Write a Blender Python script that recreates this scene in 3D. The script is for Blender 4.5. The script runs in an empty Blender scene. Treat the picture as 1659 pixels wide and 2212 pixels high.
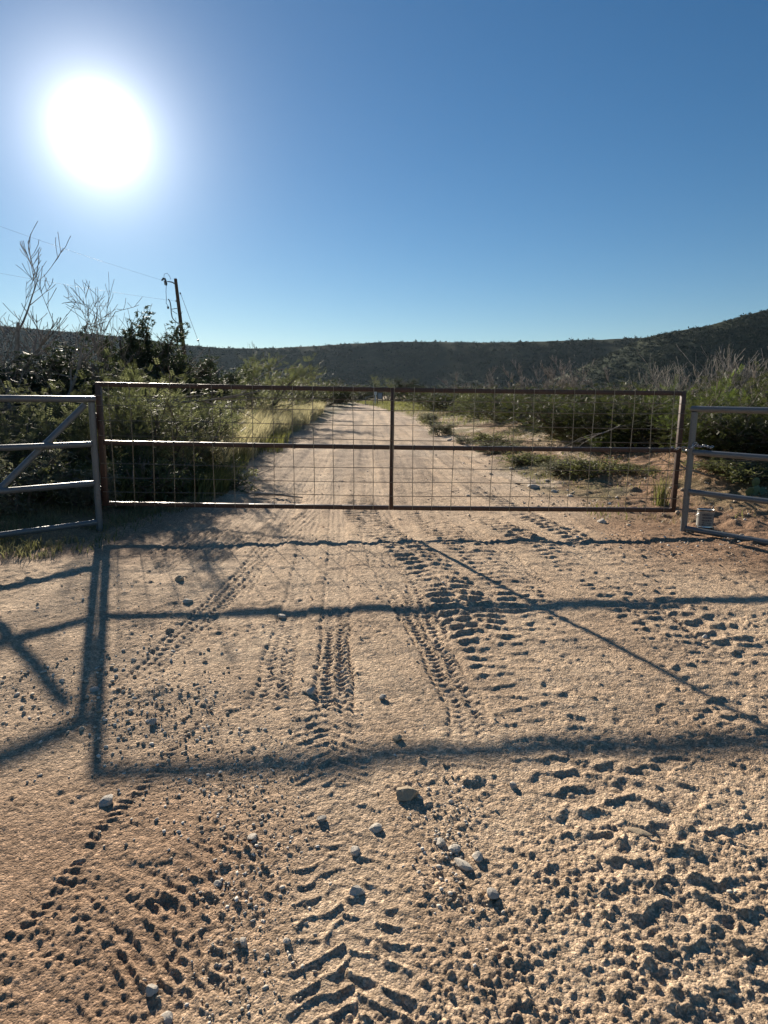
import bpy, bmesh, math, random
import numpy as np
from mathutils import Vector, Matrix

scene = bpy.context.scene
COL = scene.collection
R = math.radians

# ------------------------------------------------------------------ camera
F_PX, CX, CY, IMG_H = 1380.0, 829.5, 1106.0, 2212.0
PITCH, ROLL, CAM_Z = R(10.07), R(0.75), 1.42
cam_data = bpy.data.cameras.new('camera')
cam = bpy.data.objects.new('camera', cam_data)
COL.objects.link(cam)
cam_data.sensor_fit = 'VERTICAL'
cam_data.sensor_height = 36.0
cam_data.lens = 36.0 * F_PX / IMG_H
cam_data.clip_start = 0.05
cam_data.clip_end = 20000
cam.matrix_world = (Matrix.Translation((0, 0, CAM_Z)) @ Matrix.Rotation(R(90) - PITCH, 4, 'X')
                    @ Matrix.Rotation(ROLL, 4, 'Z'))
scene.camera = cam

# ------------------------------------------------------------------ sky, sun, exposure
SUN_EL, SUN_AZ = R(18.9), R(-22.6)          # azimuth measured from +Y towards +X
SUN = Vector((math.sin(SUN_AZ) * math.cos(SUN_EL), math.cos(SUN_AZ) * math.cos(SUN_EL), math.sin(SUN_EL)))
world = bpy.data.worlds.new('World')
scene.world = world
world.use_nodes = True
wn, wl = world.node_tree.nodes, world.node_tree.links
wn.clear()
def wnode(t, **kw):
    n = wn.new(t)
    for k, v in kw.items(): setattr(n, k, v)
    return n
sky = wnode('ShaderNodeTexSky', sky_type='NISHITA', sun_disc=False, sun_elevation=SUN_EL,
            sun_rotation=SUN_AZ, altitude=600.0, air_density=1.0, dust_density=0.05, ozone_density=2.5)
hsv = wnode('ShaderNodeHueSaturation')
hsv.inputs['Saturation'].default_value = 1.27
hsv.inputs['Value'].default_value = 0.77
wl.new(sky.outputs[0], hsv.inputs['Color'])
bg = wnode('ShaderNodeBackground')
bg.inputs['Strength'].default_value = 0.05
wl.new(hsv.outputs[0], bg.inputs['Color'])
# circumsolar glow: the sun itself and the bright air round it
tc = wnode('ShaderNodeTexCoord')
dotn = wnode('ShaderNodeVectorMath', operation='DOT_PRODUCT')
nrm = wnode('ShaderNodeVectorMath', operation='NORMALIZE')
wl.new(tc.outputs['Generated'], nrm.inputs[0])
wl.new(nrm.outputs[0], dotn.inputs[0])
dotn.inputs[1].default_value = SUN
def wmath(op, a, b=None):
    n = wnode('ShaderNodeMath', operation=op)
    for i, s in enumerate((a, b)):
        if s is None: continue
        if isinstance(s, (int, float)): n.inputs[i].default_value = s
        else: wl.new(s, n.inputs[i])
    return n.outputs[0]
ang = wmath('ARCCOSINE', wmath('MINIMUM', dotn.outputs['Value'], 0.999999))
deg = wmath('MULTIPLY', ang, 180 / math.pi)
def gauss(amp, sig):
    q = wmath('DIVIDE', deg, sig)
    return wmath('MULTIPLY', wmath('EXPONENT', wmath('MULTIPLY', wmath('MULTIPLY', q, q), -1.0)), amp)
def expo(amp, sig):
    return wmath('MULTIPLY', wmath('EXPONENT', wmath('DIVIDE', deg, -sig)), amp)
glow = wmath('ADD', wmath('ADD', gauss(2.5, 1.6), expo(1.15, 2.6)), expo(0.055, 13.0))
bg2 = wnode('ShaderNodeBackground')
bg2.inputs['Color'].default_value = (1.0, 0.985, 0.95, 1)
wl.new(glow, bg2.inputs['Strength'])
addb = wnode('ShaderNodeAddShader')
wl.new(bg.outputs[0], addb.inputs[0]); wl.new(bg2.outputs[0], addb.inputs[1])
wout = wnode('ShaderNodeOutputWorld')
wl.new(addb.outputs[0], wout.inputs['Surface'])

sun_data = bpy.data.lights.new('sun', 'SUN')
sun_data.energy = 4.4
sun_data.angle = R(0.7)
sun_data.color = (1.0, 0.89, 0.735)
sun_obj = bpy.data.objects.new('sun', sun_data)
COL.objects.link(sun_obj)
sun_obj.location = SUN * 50
sun_obj.rotation_euler = SUN.to_track_quat('Z', 'Y').to_euler()

vs = scene.view_settings
vs.view_transform = 'Standard'; vs.look = 'None'; vs.exposure = 1.12; vs.gamma = 1.0
vs.use_curve_mapping = False
scene.render.engine = 'CYCLES'
cy = scene.cycles
cy.max_bounces = 6; cy.diffuse_bounces = 3; cy.glossy_bounces = 2; cy.transmission_bounces = 4
cy.transparent_max_bounces = 8; cy.volume_bounces = 0
cy.sample_clamp_indirect = 6.0
cy.use_denoising = True

# ------------------------------------------------------------------ helpers
def ray(u, v):
    a, b = (u - CX) / F_PX, (CY - v) / F_PX
    c, s = math.cos(ROLL), math.sin(ROLL)
    x, z = a * c - b * s, a * s + b * c
    return Vector((x, math.cos(PITCH) + z * math.sin(PITCH), z * math.cos(PITCH) - math.sin(PITCH)))
def at(u, v, Y):
    d = ray(u, v)
    return d * (Y / d.y) + Vector((0, 0, CAM_Z))

def tag(o, label=None, cat=None, group=None, kind=None):
    if label: o['label'] = label
    if cat: o['category'] = cat
    if group: o['group'] = group
    if kind: o['kind'] = kind
    return o
def link(name, data, parent=None):
    o = bpy.data.objects.new(name, data)
    COL.objects.link(o)
    if parent: o.parent = parent
    return o
def thing(name, loc=(0, 0, 0), label=None, cat=None, group=None, rz=0.0, scale=1.0):
    o = link(name, None)
    o.empty_display_size = 0.2
    o.location = loc; o.rotation_euler = (0, 0, rz)
    o.scale = scale if hasattr(scale, '__len__') else (scale,) * 3
    return tag(o, label, cat, group)
def mesh_np(name, verts, faces, mat, smooth=False, attrs=None):
    """verts (n,3); faces: list of int arrays each (m,k) of one polygon size"""
    me = bpy.data.meshes.new(name)
    verts = np.asarray(verts, dtype=np.float32)
    me.vertices.add(len(verts))
    me.vertices.foreach_set('co', verts.ravel())
    faces = [np.asarray(f, dtype=np.int32) for f in faces if len(f)]
    loops = np.concatenate([f.ravel() for f in faces])
    totals = np.concatenate([np.full(len(f), f.shape[1], dtype=np.int32) for f in faces])
    starts = np.concatenate(([0], np.cumsum(totals)[:-1])).astype(np.int32)
    me.loops.add(len(loops)); me.loops.foreach_set('vertex_index', loops)
    me.polygons.add(len(totals))
    me.polygons.foreach_set('loop_start', starts)
    me.polygons.foreach_set('loop_total', totals)
    if smooth: me.polygons.foreach_set('use_smooth', np.ones(len(totals), dtype=bool))
    if attrs:
        for k, a in attrs.items():
            at_ = me.attributes.new(k, 'FLOAT', 'POINT')
            at_.data.foreach_set('value', np.asarray(a, dtype=np.float32).ravel())
    me.update(calc_edges=True)
    if mat: me.materials.append(mat)
    return me

class MB:
    """small mesh collector: tubes, boxes, lathes"""
    def __init__(self): self.v, self.f = [], []
    def tube(self, pts, radii, n=8, caps=True):
        pts = [Vector(p) for p in pts]
        if not hasattr(radii, '__len__'): radii = [radii] * len(pts)
        base = len(self.v)
        up = Vector((0, 0, 1)); prev = None
        for i, p in enumerate(pts):
            d = (pts[min(i + 1, len(pts) - 1)] - pts[max(i - 1, 0)])
            d = d.normalized() if d.length > 1e-9 else Vector((0, 0, 1))
            if prev is None:
                a = d.cross(up if abs(d.z) < 0.95 else Vector((1, 0, 0))).normalized()
            else:
                a = (prev - d * prev.dot(d))
                a = a.normalized() if a.length > 1e-6 else d.orthogonal().normalized()
            prev = a
            b = d.cross(a)
            for k in range(n):
                t = 2 * math.pi * k / n
                self.v.append(p + (a * math.cos(t) + b * math.sin(t)) * radii[i])
        for i in range(len(pts) - 1):
            for k in range(n):
                k2 = (k + 1) % n
                self.f.append((base + i * n + k, base + i * n + k2, base + (i + 1) * n + k2, base + (i + 1) * n + k))
        if caps:
            self.f.append(tuple(base + k for k in range(n - 1, -1, -1)))
            self.f.append(tuple(base + (len(pts) - 1) * n + k for k in range(n)))
        return self
    def box(self, lo, hi, m=None, bev=0.0):
        bm = bmesh.new()
        bmesh.ops.create_cube(bm, size=1.0)
        lo, hi = Vector(lo), Vector(hi)
        for v in bm.verts:
            v.co = Vector(((v.co.x + .5) * (hi.x - lo.x) + lo.x, (v.co.y + .5) * (hi.y - lo.y) + lo.y, (v.co.z + .5) * (hi.z - lo.z) + lo.z))
        if bev: bmesh.ops.bevel(bm, geom=bm.edges[:], offset=bev, segments=2, affect='EDGES', profile=0.6)
        if m is not None: bmesh.ops.transform(bm, matrix=m, verts=bm.verts)
        return self.add_bm(bm)
    def beam(self, p, q, w, h, bev=0.003):
        p, q = Vector(p), Vector(q)
        d = q - p
        m = Matrix.Translation(p) @ d.to_track_quat('X', 'Z').to_matrix().to_4x4()
        return self.box((0, -w / 2, -h / 2), (d.length, w / 2, h / 2), m, bev)
    def lathe(self, prof, n=24, m=None):
        base = len(self.v)
        for r, z in prof:
            for k in range(n):
                t = 2 * math.pi * k / n
                p = Vector((r * math.cos(t), r * math.sin(t), z))
                self.v.append(m @ p if m is not None else p)
        for i in range(len(prof) - 1):
            for k in range(n):
                k2 = (k + 1) % n
                self.f.append((base + i * n + k, base + i * n + k2, base + (i + 1) * n + k2, base + (i + 1) * n + k))
        return self
    def add_bm(self, bm):
        base = len(self.v)
        bm.verts.ensure_lookup_table(); bm.verts.index_update()
        self.v += [v.co.copy() for v in bm.verts]
        self.f += [tuple(base + v.index for v in f.verts) for f in bm.faces]
        bm.free()
        return self
    def build(self, name, mat, parent=None, smooth=True):
        me = bpy.data.meshes.new(name)
        me.from_pydata([tuple(v) for v in self.v], [], self.f)
        if smooth:
            me.polygons.foreach_set('use_smooth', np.ones(len(me.polygons), dtype=bool))
            me.set_sharp_from_angle(angle=R(40))
        me.materials.append(mat)
        return link(name, me, parent)

# ------------------------------------------------------------------ numpy noise
def perlin(x, y, seed=0):
    xi, yi = np.floor(x), np.floor(y)
    xf, yf = (x - xi).astype(np.float32), (y - yi).astype(np.float32)
    xi, yi = xi.astype(np.int64), yi.astype(np.int64)
    def grad(ix, iy, dx, dy):
        h = (ix * 374761393 + iy * 668265263 + seed * 974634777) & 0xFFFFFFFF
        h = ((h ^ (h >> 13)) * 1274126177) & 0xFFFFFFFF
        h = h ^ (h >> 16)
        a = (h & 1023).astype(np.float32) * np.float32(2 * math.pi / 1024)
        return np.cos(a) * dx + np.sin(a) * dy
    u = xf * xf * xf * (xf * (xf * 6 - 15) + 10)
    v = yf * yf * yf * (yf * (yf * 6 - 15) + 10)
    n00, n10 = grad(xi, yi, xf, yf), grad(xi + 1, yi, xf - 1, yf)
    n01, n11 = grad(xi, yi + 1, xf, yf - 1), grad(xi + 1, yi + 1, xf - 1, yf - 1)
    a = n00 + u * (n10 - n00); b = n01 + u * (n11 - n01)
    return (a + v * (b - a)) * 1.5
def crumbs(x, y, cell, seed, prob=.6, rmin=.22, rmax=.55):
    """separate rounded grains of random size, one or none to a cell; height in units of the cell"""
    X, Y = x / cell, y / cell
    xi, yi = np.floor(X).astype(np.int64), np.floor(Y).astype(np.int64)
    out = np.zeros(x.shape, dtype=np.float32)
    for dx in (-1, 0, 1):
        for dy in (-1, 0, 1):
            ix, iy = xi + dx, yi + dy
            h = (ix * 374761393 + iy * 668265263 + seed * 974634777) & 0xFFFFFFFF
            h = ((h ^ (h >> 13)) * 1274126177) & 0xFFFFFFFF
            h = h ^ (h >> 16)
            ox = (h & 255) / 255.0; oy = ((h >> 8) & 255) / 255.0
            rr = ((h >> 16) & 255) / 255.0; pp = ((h >> 24) & 255) / 255.0
            r = rmin + (rmax - rmin) * rr * rr
            d2 = ((X - ix - ox) ** 2 + (Y - iy - oy) ** 2 * (.8 + .5 * rr)) / (r * r)
            out = np.maximum(out, np.where(pp < prob, np.sqrt(np.maximum(0, 1 - d2)) * r, 0))
    return out
def sstep(e0, e1, x):
    t = np.clip((x - e0) / (e1 - e0), 0, 1)
    return t * t * (3 - 2 * t)

# ------------------------------------------------------------------ materials
def new_mat(name):
    m = bpy.data.materials.new(name); m.use_nodes = True
    nt = m.node_tree; nt.nodes.clear()
    out = nt.nodes.new('ShaderNodeOutputMaterial')
    return m, nt, out
def N(nt, t, ins=None, **kw):
    n = nt.nodes.new(t)
    for k, v in kw.items(): setattr(n, k, v)
    for k, v in (ins or {}).items():
        s = n.inputs[k]
        if hasattr(v, 'is_linked') or isinstance(v, bpy.types.NodeSocket): nt.links.new(v, s)
        else: s.default_value = v
    return n
def rgba(c): return (c[0], c[1], c[2], 1.0)
def ramp(nt, fac, stops):
    r = nt.nodes.new('ShaderNodeValToRGB')
    nt.links.new(fac, r.inputs[0])
    el = r.color_ramp.elements
    while len(el) < len(stops): el.new(0.5)
    for e, (p, c) in zip(el, stops): e.position = p; e.color = rgba(c) if len(c) == 3 else c
    return r.outputs['Color']
def noise(nt, scale, detail=4, rough=0.55, coord='Object', vec=None, out='Fac'):
    t = nt.nodes.new('ShaderNodeTexCoord')
    n = N(nt, 'ShaderNodeTexNoise', {'Scale': scale, 'Detail': detail, 'Roughness': rough})
    nt.links.new(vec if vec is not None else t.outputs[coord], n.inputs['Vector'])
    return n.outputs[out]
def mixc(nt, fac, a, b, blend='MIX'):
    m = nt.nodes.new('ShaderNodeMix'); m.data_type = 'RGBA'; m.blend_type = blend
    for s, v in ((m.inputs['Factor'], fac), (m.inputs[6], a), (m.inputs[7], b)):
        if isinstance(v, bpy.types.NodeSocket): nt.links.new(v, s)
        elif isinstance(v, (int, float)): s.default_value = v
        else: s.default_value = rgba(v)
    return m.outputs[2]
def mth(nt, op, a, b=0.0):
    n = nt.nodes.new('ShaderNodeMath'); n.operation = op
    for i, s in enumerate((a, b)):
        if isinstance(s, bpy.types.NodeSocket): nt.links.new(s, n.inputs[i])
        else: n.inputs[i].default_value = s
    return n.outputs[0]
def attr(nt, name):
    n = nt.nodes.new('ShaderNodeAttribute'); n.attribute_name = name
    return n.outputs['Fac']

def simple_mat(name, c1, c2, scale=8, rough=0.8, metal=0.0, bump=0.0, bscale=60, detail=5, spec=0.5):
    m, nt, out = new_mat(name)
    f = noise(nt, scale, detail, 0.6)
    col = ramp(nt, f, [(0.35, c1), (0.65, c2)])
    p = N(nt, 'ShaderNodeBsdfPrincipled', {'Base Color': col, 'Roughness': rough, 'Metallic': metal, 'Specular IOR Level': spec})
    if bump:
        b = N(nt, 'ShaderNodeBump', {'Strength': bump, 'Distance': 0.01, 'Height': noise(nt, bscale, 4)})
        nt.links.new(b.outputs[0], p.inputs['Normal'])
    nt.links.new(p.outputs[0], out.inputs[0])
    return m

def leaf_mat(name, dark, light, trans, tfac=0.45, rough=0.6):
    """foliage: every leaf its own shade (attribute 'shade'), diffuse plus transmitted light"""
    m, nt, out = new_mat(name)
    sh = attr(nt, 'shade')
    col = ramp(nt, sh, [(0.0, dark), (1.0, light)])
    tcol = mixc(nt, sh, [c * 0.6 for c in trans], trans)
    p = N(nt, 'ShaderNodeBsdfPrincipled', {'Base Color': col, 'Roughness': rough, 'Specular IOR Level': 0.3})
    t = N(nt, 'ShaderNodeBsdfTranslucent', {'Color': tcol})
    mx = N(nt, 'ShaderNodeMixShader', {0: tfac, 1: p.outputs[0], 2: t.outputs[0]})
    nt.links.new(mx.outputs[0], out.inputs[0])
    return m

M = {}
M['bark'] = simple_mat('bark', (0.10, 0.078, 0.06), (0.20, 0.165, 0.135), 14, 0.95, bump=0.6, bscale=40)
M['deadwood'] = simple_mat('deadwood', (0.16, 0.13, 0.11), (0.33, 0.29, 0.25), 10, 0.9, bump=0.4, bscale=50)
M['paledeadwood'] = simple_mat('paledeadwood', (0.19, 0.165, 0.14), (0.34, 0.305, 0.26), 10, 0.9)
M['mesquite'] = leaf_mat('mesquite_leaf', (0.042, 0.055, 0.025), (0.10, 0.118, 0.052), (0.20, 0.225, 0.09), 0.45)
M['brightmesquite'] = leaf_mat('bright_mesquite_leaf', (0.045, 0.075, 0.02), (0.10, 0.14, 0.035), (0.19, 0.26, 0.05), 0.42)
M['haze_olive'] = leaf_mat('grey_olive_leaf', (0.07, 0.08, 0.045), (0.15, 0.16, 0.085), (0.26, 0.28, 0.13), 0.45)  # veil of glare over the left bushes put into a lighter, greyer leaf colour
M['olive'] = leaf_mat('olive_leaf', (0.026, 0.036, 0.014), (0.064, 0.074, 0.027), (0.10, 0.12, 0.035), 0.32)
M['juniper'] = leaf_mat('juniper_leaf', (0.030, 0.048, 0.026), (0.070, 0.095, 0.048), (0.09, 0.12, 0.05), 0.28)
M['greyscrub'] = leaf_mat('grey_scrub_leaf', (0.09, 0.095, 0.065), (0.19, 0.19, 0.13), (0.25, 0.26, 0.15), 0.4)
M['forbleaf'] = leaf_mat('forb_leaf', (0.07, 0.08, 0.04), (0.15, 0.16, 0.07), (0.24, 0.26, 0.09), 0.45)
M['goldgrass'] = leaf_mat('gold_grass_blade', (0.26, 0.23, 0.12), (0.45, 0.40, 0.24), (0.62, 0.56, 0.32), 0.55)
M['greengrass'] = leaf_mat('green_grass_blade', (0.07, 0.08, 0.03), (0.15, 0.15, 0.055), (0.26, 0.27, 0.08), 0.45)
M['weed'] = leaf_mat('mixed_weed_blade', (0.09, 0.10, 0.045), (0.30, 0.25, 0.15), (0.30, 0.29, 0.13), 0.45)
M['straw'] = leaf_mat('dry_straw', (0.17, 0.13, 0.08), (0.38, 0.31, 0.20), (0.34, 0.27, 0.14), 0.35)

# ------------------------------------------------------------------ ground
rng = np.random.default_rng(7)
def road_c(y): return -0.25 - 0.032 * np.maximum(y - 8, 0) - .0022 * np.clip(y - 38, 0, 90) ** 2
def base_h(x, y):
    """broad lie of the land"""
    h = -0.06 + 0.11 * sstep(0.8, 6.5, y)
    h = h + 0.012 * np.clip(x, -3, 3) * (1 - 0.5 * sstep(4, 12, y))
    h = h + 0.0125 * np.maximum(y - 10, 0) - 0.0125 * np.maximum(y - 130, 0) * 0.6
    d = np.abs(x - road_c(y))
    # road sits slightly below its verges beyond the gate; berm of pushed soil on the right
    verge = sstep(2.6, 4.2, d) * sstep(7.5, 11, y)
    h = h + 0.10 * verge
    r = x - road_c(y)
    h = h + 0.26 * np.exp(-((r - 5.6) / 1.1) ** 2) * sstep(7.5, 10, y) * (1 - sstep(22, 30, y))
    h = h + 0.20 * np.exp(-((x - 5.4) / 1.0) ** 2 - ((y - 9.6) / 1.6) ** 2)
    h = h + 0.10 * sstep(3.2, 4.6, x) * sstep(6.5, 8.0, y)
    # left verge rises a little
    h = h + 0.10 * sstep(-2.9, -4.2, x) * sstep(5.0, 7.5, y)
    far = sstep(14, 40, y) + sstep(7, 15, np.abs(x)) * (y > 0)
    h = h + 0.10 * far * perlin(x / 7.0, y / 7.0, 3) * sstep(2.4, 5, d)
    h = h + 0.8 * sstep(40, 200, y) * perlin(x / 60.0, y / 60.0, 4) * sstep(3, 25, d)
    return h

# wheel tracks: (x at given y) splines, half width, kind
TR = {
    'a': dict(y=[0.5, 1.5, 2.25, 3.0, 3.8, 4.5, 5.3, 6.2, 7.3, 10, 20, 60], x=[1.0, .92, .80, .72, .63, .52, .36, .08, -.22, -.45, -.95, -2.2], w=.22, k='lug', p=.12, d=.0165),
    'b': dict(y=[2.8, 3.6, 4.5, 5.5, 6.5, 7.5, 8.2, 12, 20, 60], x=[1.22, 1.10, .98, .86, .62, .48, .42, .25, -.1, -1.2], w=.20, k='lug', p=.115, d=.012),
    'c': dict(y=[0.5, 2.2, 3.35, 4.66, 5.1, 5.9, 7.0, 7.6, 12, 20, 60], x=[1.72, 1.75, 1.74, 1.66, 1.6, 1.5, 1.2, .95, .7, .35, -.7], w=.17, k='lug', p=.13, d=.0145),
    'd': dict(y=[2.4, 3.5, 3.9, 4.55, 5.25, 6.2, 7.5, 12], x=[2.1, 2.09, 2.08, 2.06, 2.05, 1.95, 1.7, 1.1], w=.15, k='lug', p=.15, d=.0145),
    'e': dict(y=[3.0, 4.4, 5.5, 8.2, 12, 20], x=[1.90, 1.86, 1.80, 1.42, 1.15, .65], w=.13, k='tread', p=.05, d=.012),
    'f': dict(y=[2.0, 3.2, 4.6, 5.9, 8.4, 14, 30, 60], x=[-.16, -.25, -.34, -.44, -.62, -.95, -1.5, -2.6], w=.10, k='tread', p=.045, d=.013),
    'f2': dict(y=[2.6, 3.2, 4.6, 5.9, 8.4, 14, 30, 60], x=[-.50, -.56, -.62, -.72, -.92, -1.3, -1.8, -2.9], w=.10, k='tread', p=.05, d=.012),
    'g': dict(y=[2.3, 3.0, 3.6, 4.6, 6.0, 9], x=[.42, .39, .28, .10, -.10, -.2], w=.11, k='tread', p=.05, d=.013),
    'h': dict(y=[0.6, 1.3, 1.6, 2.0, 2.6, 3.2], x=[-.02, -.06, -.09, -.14, -.22, -.32], w=.16, k='chev', p=.066, d=.0075),
    'i': dict(y=[0.6, 1.5, 1.75, 2.05, 2.6, 3.4], x=[-1.12, -1.02, -.98, -.95, -.86, -.70], w=.026, k='edge', p=.042, d=.006),
    'j': dict(y=[1.0, 1.4, 1.8, 2.3], x=[-.60, -.55, -.46, -.34], w=.19, k='diag', p=.055, d=.008),
    'l': dict(y=[5, 6.5, 9, 14, 30, 60], x=[-1.5, -1.45, -1.5, -1.7, -2.3, -3.1], w=.14, k='tread', p=.06, d=.012),
    'm': dict(y=[5.2, 7, 9, 14, 30], x=[2.6, 2.45, 2.15, 1.6, .5], w=.13, k='tread', p=.06, d=.012),
}
for i_, (x8, k_, w_, y0_) in enumerate([(-2.05, .02, .12, 5.2), (-1.2, .03, .10, 4.2), (-.05, .07, .11, 3.4), (.75, .10, .10, 4.4), (1.75, .08, .12, 5.0), (2.35, .03, .13, 5.6), (-1.62, -.05, .09, 4.6), (-.85, -.06, .10, 2.9)]):
    yy_ = [y0_, 6.0 if y0_ < 5.5 else 6.4, 8.0, 11, 16, 26, 50]
    TR['n%d' % i_] = dict(y=yy_, x=[x8 + k_ * (8 - a) * (1.4 if a < 8 else .35) - .032 * max(a - 8, 0) for a in yy_], w=w_, k='tread', p=.055 + .006 * (i_ % 3), d=.0125)
def interp_smooth(y, ys, xs):
    ys, xs = np.array(ys, float), np.array(xs, float)
    m = np.gradient(xs, ys)
    i = np.clip(np.searchsorted(ys, y) - 1, 0, len(ys) - 2)
    h = ys[i + 1] - ys[i]; t = np.clip((y - ys[i]) / h, 0, 1)
    return ((2*t**3-3*t**2+1)*xs[i] + (t**3-2*t**2+t)*h*m[i] + (-2*t**3+3*t**2)*xs[i+1] + (t**3-t**2)*h*m[i+1])

def ground_detail(x, y, sp):
    """fine relief; sp = local vertex spacing, so no wave is finer than the mesh can carry"""
    near = y < 70
    h = np.zeros_like(x); packed = np.zeros_like(x)
    def oct_(lam, seed, lx=1.0): 
        return perlin(x / (lam * lx), y / lam, seed) * sstep(1.6, 3.2, lam / sp)
    wx = oct_(.30, 31); wy = oct_(.26, 32); bx = oct_(.07, 33); by = oct_(.06, 34)
    patchn = perlin(x / 1.1, y / 1.4, 35)
    for k, t in sorted(TR.items(), key=lambda q: q[1]['k'] == 'lug'):
        ys = t['y']
        inside = sstep(ys[0], ys[0] + .5, y) * (1 - sstep(ys[-1] * .8, ys[-1], y))
        if t['k'] in ('h',): inside = inside
        cx = interp_smooth(y, ys, t['x'])
        d = (x - cx) + wx * .02 + bx * .014
        tt = d / t['w']
        wgt = np.exp(-np.maximum(np.abs(tt) - .85, 0) ** 2 * 40) * inside
        sel = wgt > 0.003
        if not sel.any(): continue
        p = t['p']; ss = y + wy * .045 + by * .020
        fade = sstep(1.5, 3.5, p / sp)
        brk = .70 + .8 * np.clip(patchn + .5 * bx + .4 * by, -.7, .7)      # prints come and go
        ad = np.abs(tt)
        if t['k'] == 'lug':
            side = np.where(tt > 0, .5, 0.)
            ph = (ss + ad * t['w'] * .12) / p + side
            fr = (ph + (.10 + .22 * sstep(3.2, 1.8, y)) * bx + .10 * by + .35 * wx * sstep(3.4, 2.0, y)) % 1.0 - .5
            ridge = np.exp(-(fr / .15) ** 2) + .35 * np.exp(-((fr - .22) / .10) ** 2)
            dn = .50 + .50 * sstep(2.2, 3.8, y)
            pr = -t['d'] * .40 * dn + t['d'] * 1.25 * dn * ridge * np.clip(brk, .12, 1.3) * fade * (1 - .55 * np.exp(-(tt / .12) ** 2))
        elif t['k'] == 'tread':
            ph = (y + wy * .015 + by * .006) / p + .30 * np.sin(tt * 8.0)
            rib = np.tanh(2.5 * np.cos(tt * math.pi * 3.2))
            pr = -t['d'] * .75 + t['d'] * (.45 * np.tanh(2 * np.cos(2 * math.pi * ph)) * fade + .38 * rib) * np.clip(brk, .3, 1.2)
        elif t['k'] == 'chev':
            ph = (ss + ad * t['w'] * .55) / p + np.where(tt > 0, .5, 0)
            ridge = np.exp(-((ph % 1.0 - .5) / .13) ** 2)
            tie = np.exp(-((np.abs(ad - .45)) / .07) ** 2) * (np.sin(2 * math.pi * ph * .5 + 1.2) > 0)
            pr = -t['d'] * .8 + t['d'] * 1.3 * np.maximum(ridge, tie * .9) * np.clip(brk + .2, .45, 1.2)
        elif t['k'] == 'edge':
            bar = np.tanh(3 * np.cos(2 * math.pi * ss / p))
            pr = t['d'] * (.15 + .55 * bar) * np.clip(brk + .3, .4, 1.2)
        else:
            ph = (ss + tt * t['w'] * .9) / p
            pr = -t['d'] * .5 + t['d'] * 1.2 * np.exp(-((ph % 1.0 - .5) / .17) ** 2) * np.clip(brk, .2, 1.2)
        pr = pr + t['d'] * .45 * np.exp(-((ad - 1.12) / .13) ** 2) * inside    # pushed-up rim
        h = np.where(sel, h * (1 - wgt * .8) + pr * wgt, h)
        packed = np.maximum(packed, wgt * (.75 if t['k'] in ('tread', 'chev') else .35))
    # long smears along the road
    smear = perlin((x - road_c(y)) / .10, y / 2.6, 41) * .009 * sstep(4, 8, y) + perlin((x - road_c(y)) / .32, y / 6.0, 42) * .026 * sstep(6, 9, y)
    h = h + smear * sstep(3.4, 2.4, np.abs(x - road_c(y)))
    # loose churned sand, lower right and right of the tracks
    churn = np.exp(-((x - 1.05) / .42) ** 2 - ((y - 1.7) / .75) ** 2) + .55 * np.exp(-((x - 1.5) / .5) ** 2 - ((y - 2.6) / .7) ** 2)
    c1 = oct_(.17, 51, 1.5); c2 = oct_(.095, 52, 1.25)
    c3 = oct_(.05, 55, 1.3)
    h = h + .34 * np.clip(churn, 0, 1) * (.008 * c1 - .028 * sstep(.26, .40, c1 + .25 * c3) + .014 * np.exp(-((c1 + .2 * c3 - .22) / .05) ** 2) - .010 * sstep(.22, .42, c2) + .006 * c3)
    # scuffed boot and cleat marks, lower left
    scl = np.exp(-((x + .70) / .38) ** 2 - ((y - 1.6) / .42) ** 2)
    ux, uy = x * .83 - y * .55, x * .55 + y * .83
    k1 = perlin(ux / .20, uy / .055, 53); k2 = perlin(x / .11, y / .085, 54)
    h = h + .22 * scl * (-.020 * sstep(.18, .34, k1) + .008 * sstep(.1, .3, -k1) - .020 * sstep(.25, .42, k2))
    # flat damp patch at the left edge
    flat = np.exp(-((x + 1.20) / .13) ** 2 - ((y - 1.72) / .20) ** 2)
    # grain, clods
    soft = (1 - .5 * packed) * (1 - .9 * np.clip(flat * 1.6, 0, 1))
    clod = 0
    for lam, amp, sd in ((.24, .0, 60), (.13, .0012, 59), (.085, .0012, 61), (.05, .0014, 62), (.030, .0014, 63), (.018, .0014, 64)):
        n = oct_(lam, sd, 1.1)
        far_ = {.24: .010 * sstep(6, 11, y), .13: .0055 * sstep(3.2, 6.5, y), .085: .004 * sstep(2.5, 5, y), .05: .0015 * sstep(1.8, 3.5, y)}.get(lam, 0)
        clod = clod + (amp + far_) * (1.0 * n + .5 * np.abs(n))
    grit = .85 + .7 * perlin(x / .45, y / .45, 56) + .4 * perlin(x / .15, y / .15, 57) + .6 * np.clip(churn, 0, 1)
    for cell, amp, sd, pb_ in ((.020, .62, 11, .9), (.036, .42, 12, .6), (.065, .28, 13, .28), (.12, .20, 14, .15)):
        vis_ = sstep(1.5, 3.0, cell / sp) * (1 + .7 * sstep(2.6, 5, y))
        gm = np.clip(grit - (.0 if cell < .03 else .15 if cell < .06 else .45), 0, 1.2)
        if (vis_ > 0).any():
            clod = clod + vis_ * gm * amp * cell * crumbs(x + bx * .004, y, cell, sd, pb_)
    amt = .80 + .4 * perlin(x / .9, y / .9, 65) + .3 * sstep(1.8, 3.2, np.abs(x))
    h = h + clod * soft * np.clip(amt, .45, 1.4)
    h = h + .009 * oct_(.55, 66) + .009 * perlin(x / 1.6, y / 1.6, 67)
    off = sstep(2.4, 3.4, np.abs(x - road_c(y)) - .4 * (y < 9)) * sstep(4.5, 6.5, y)
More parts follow.
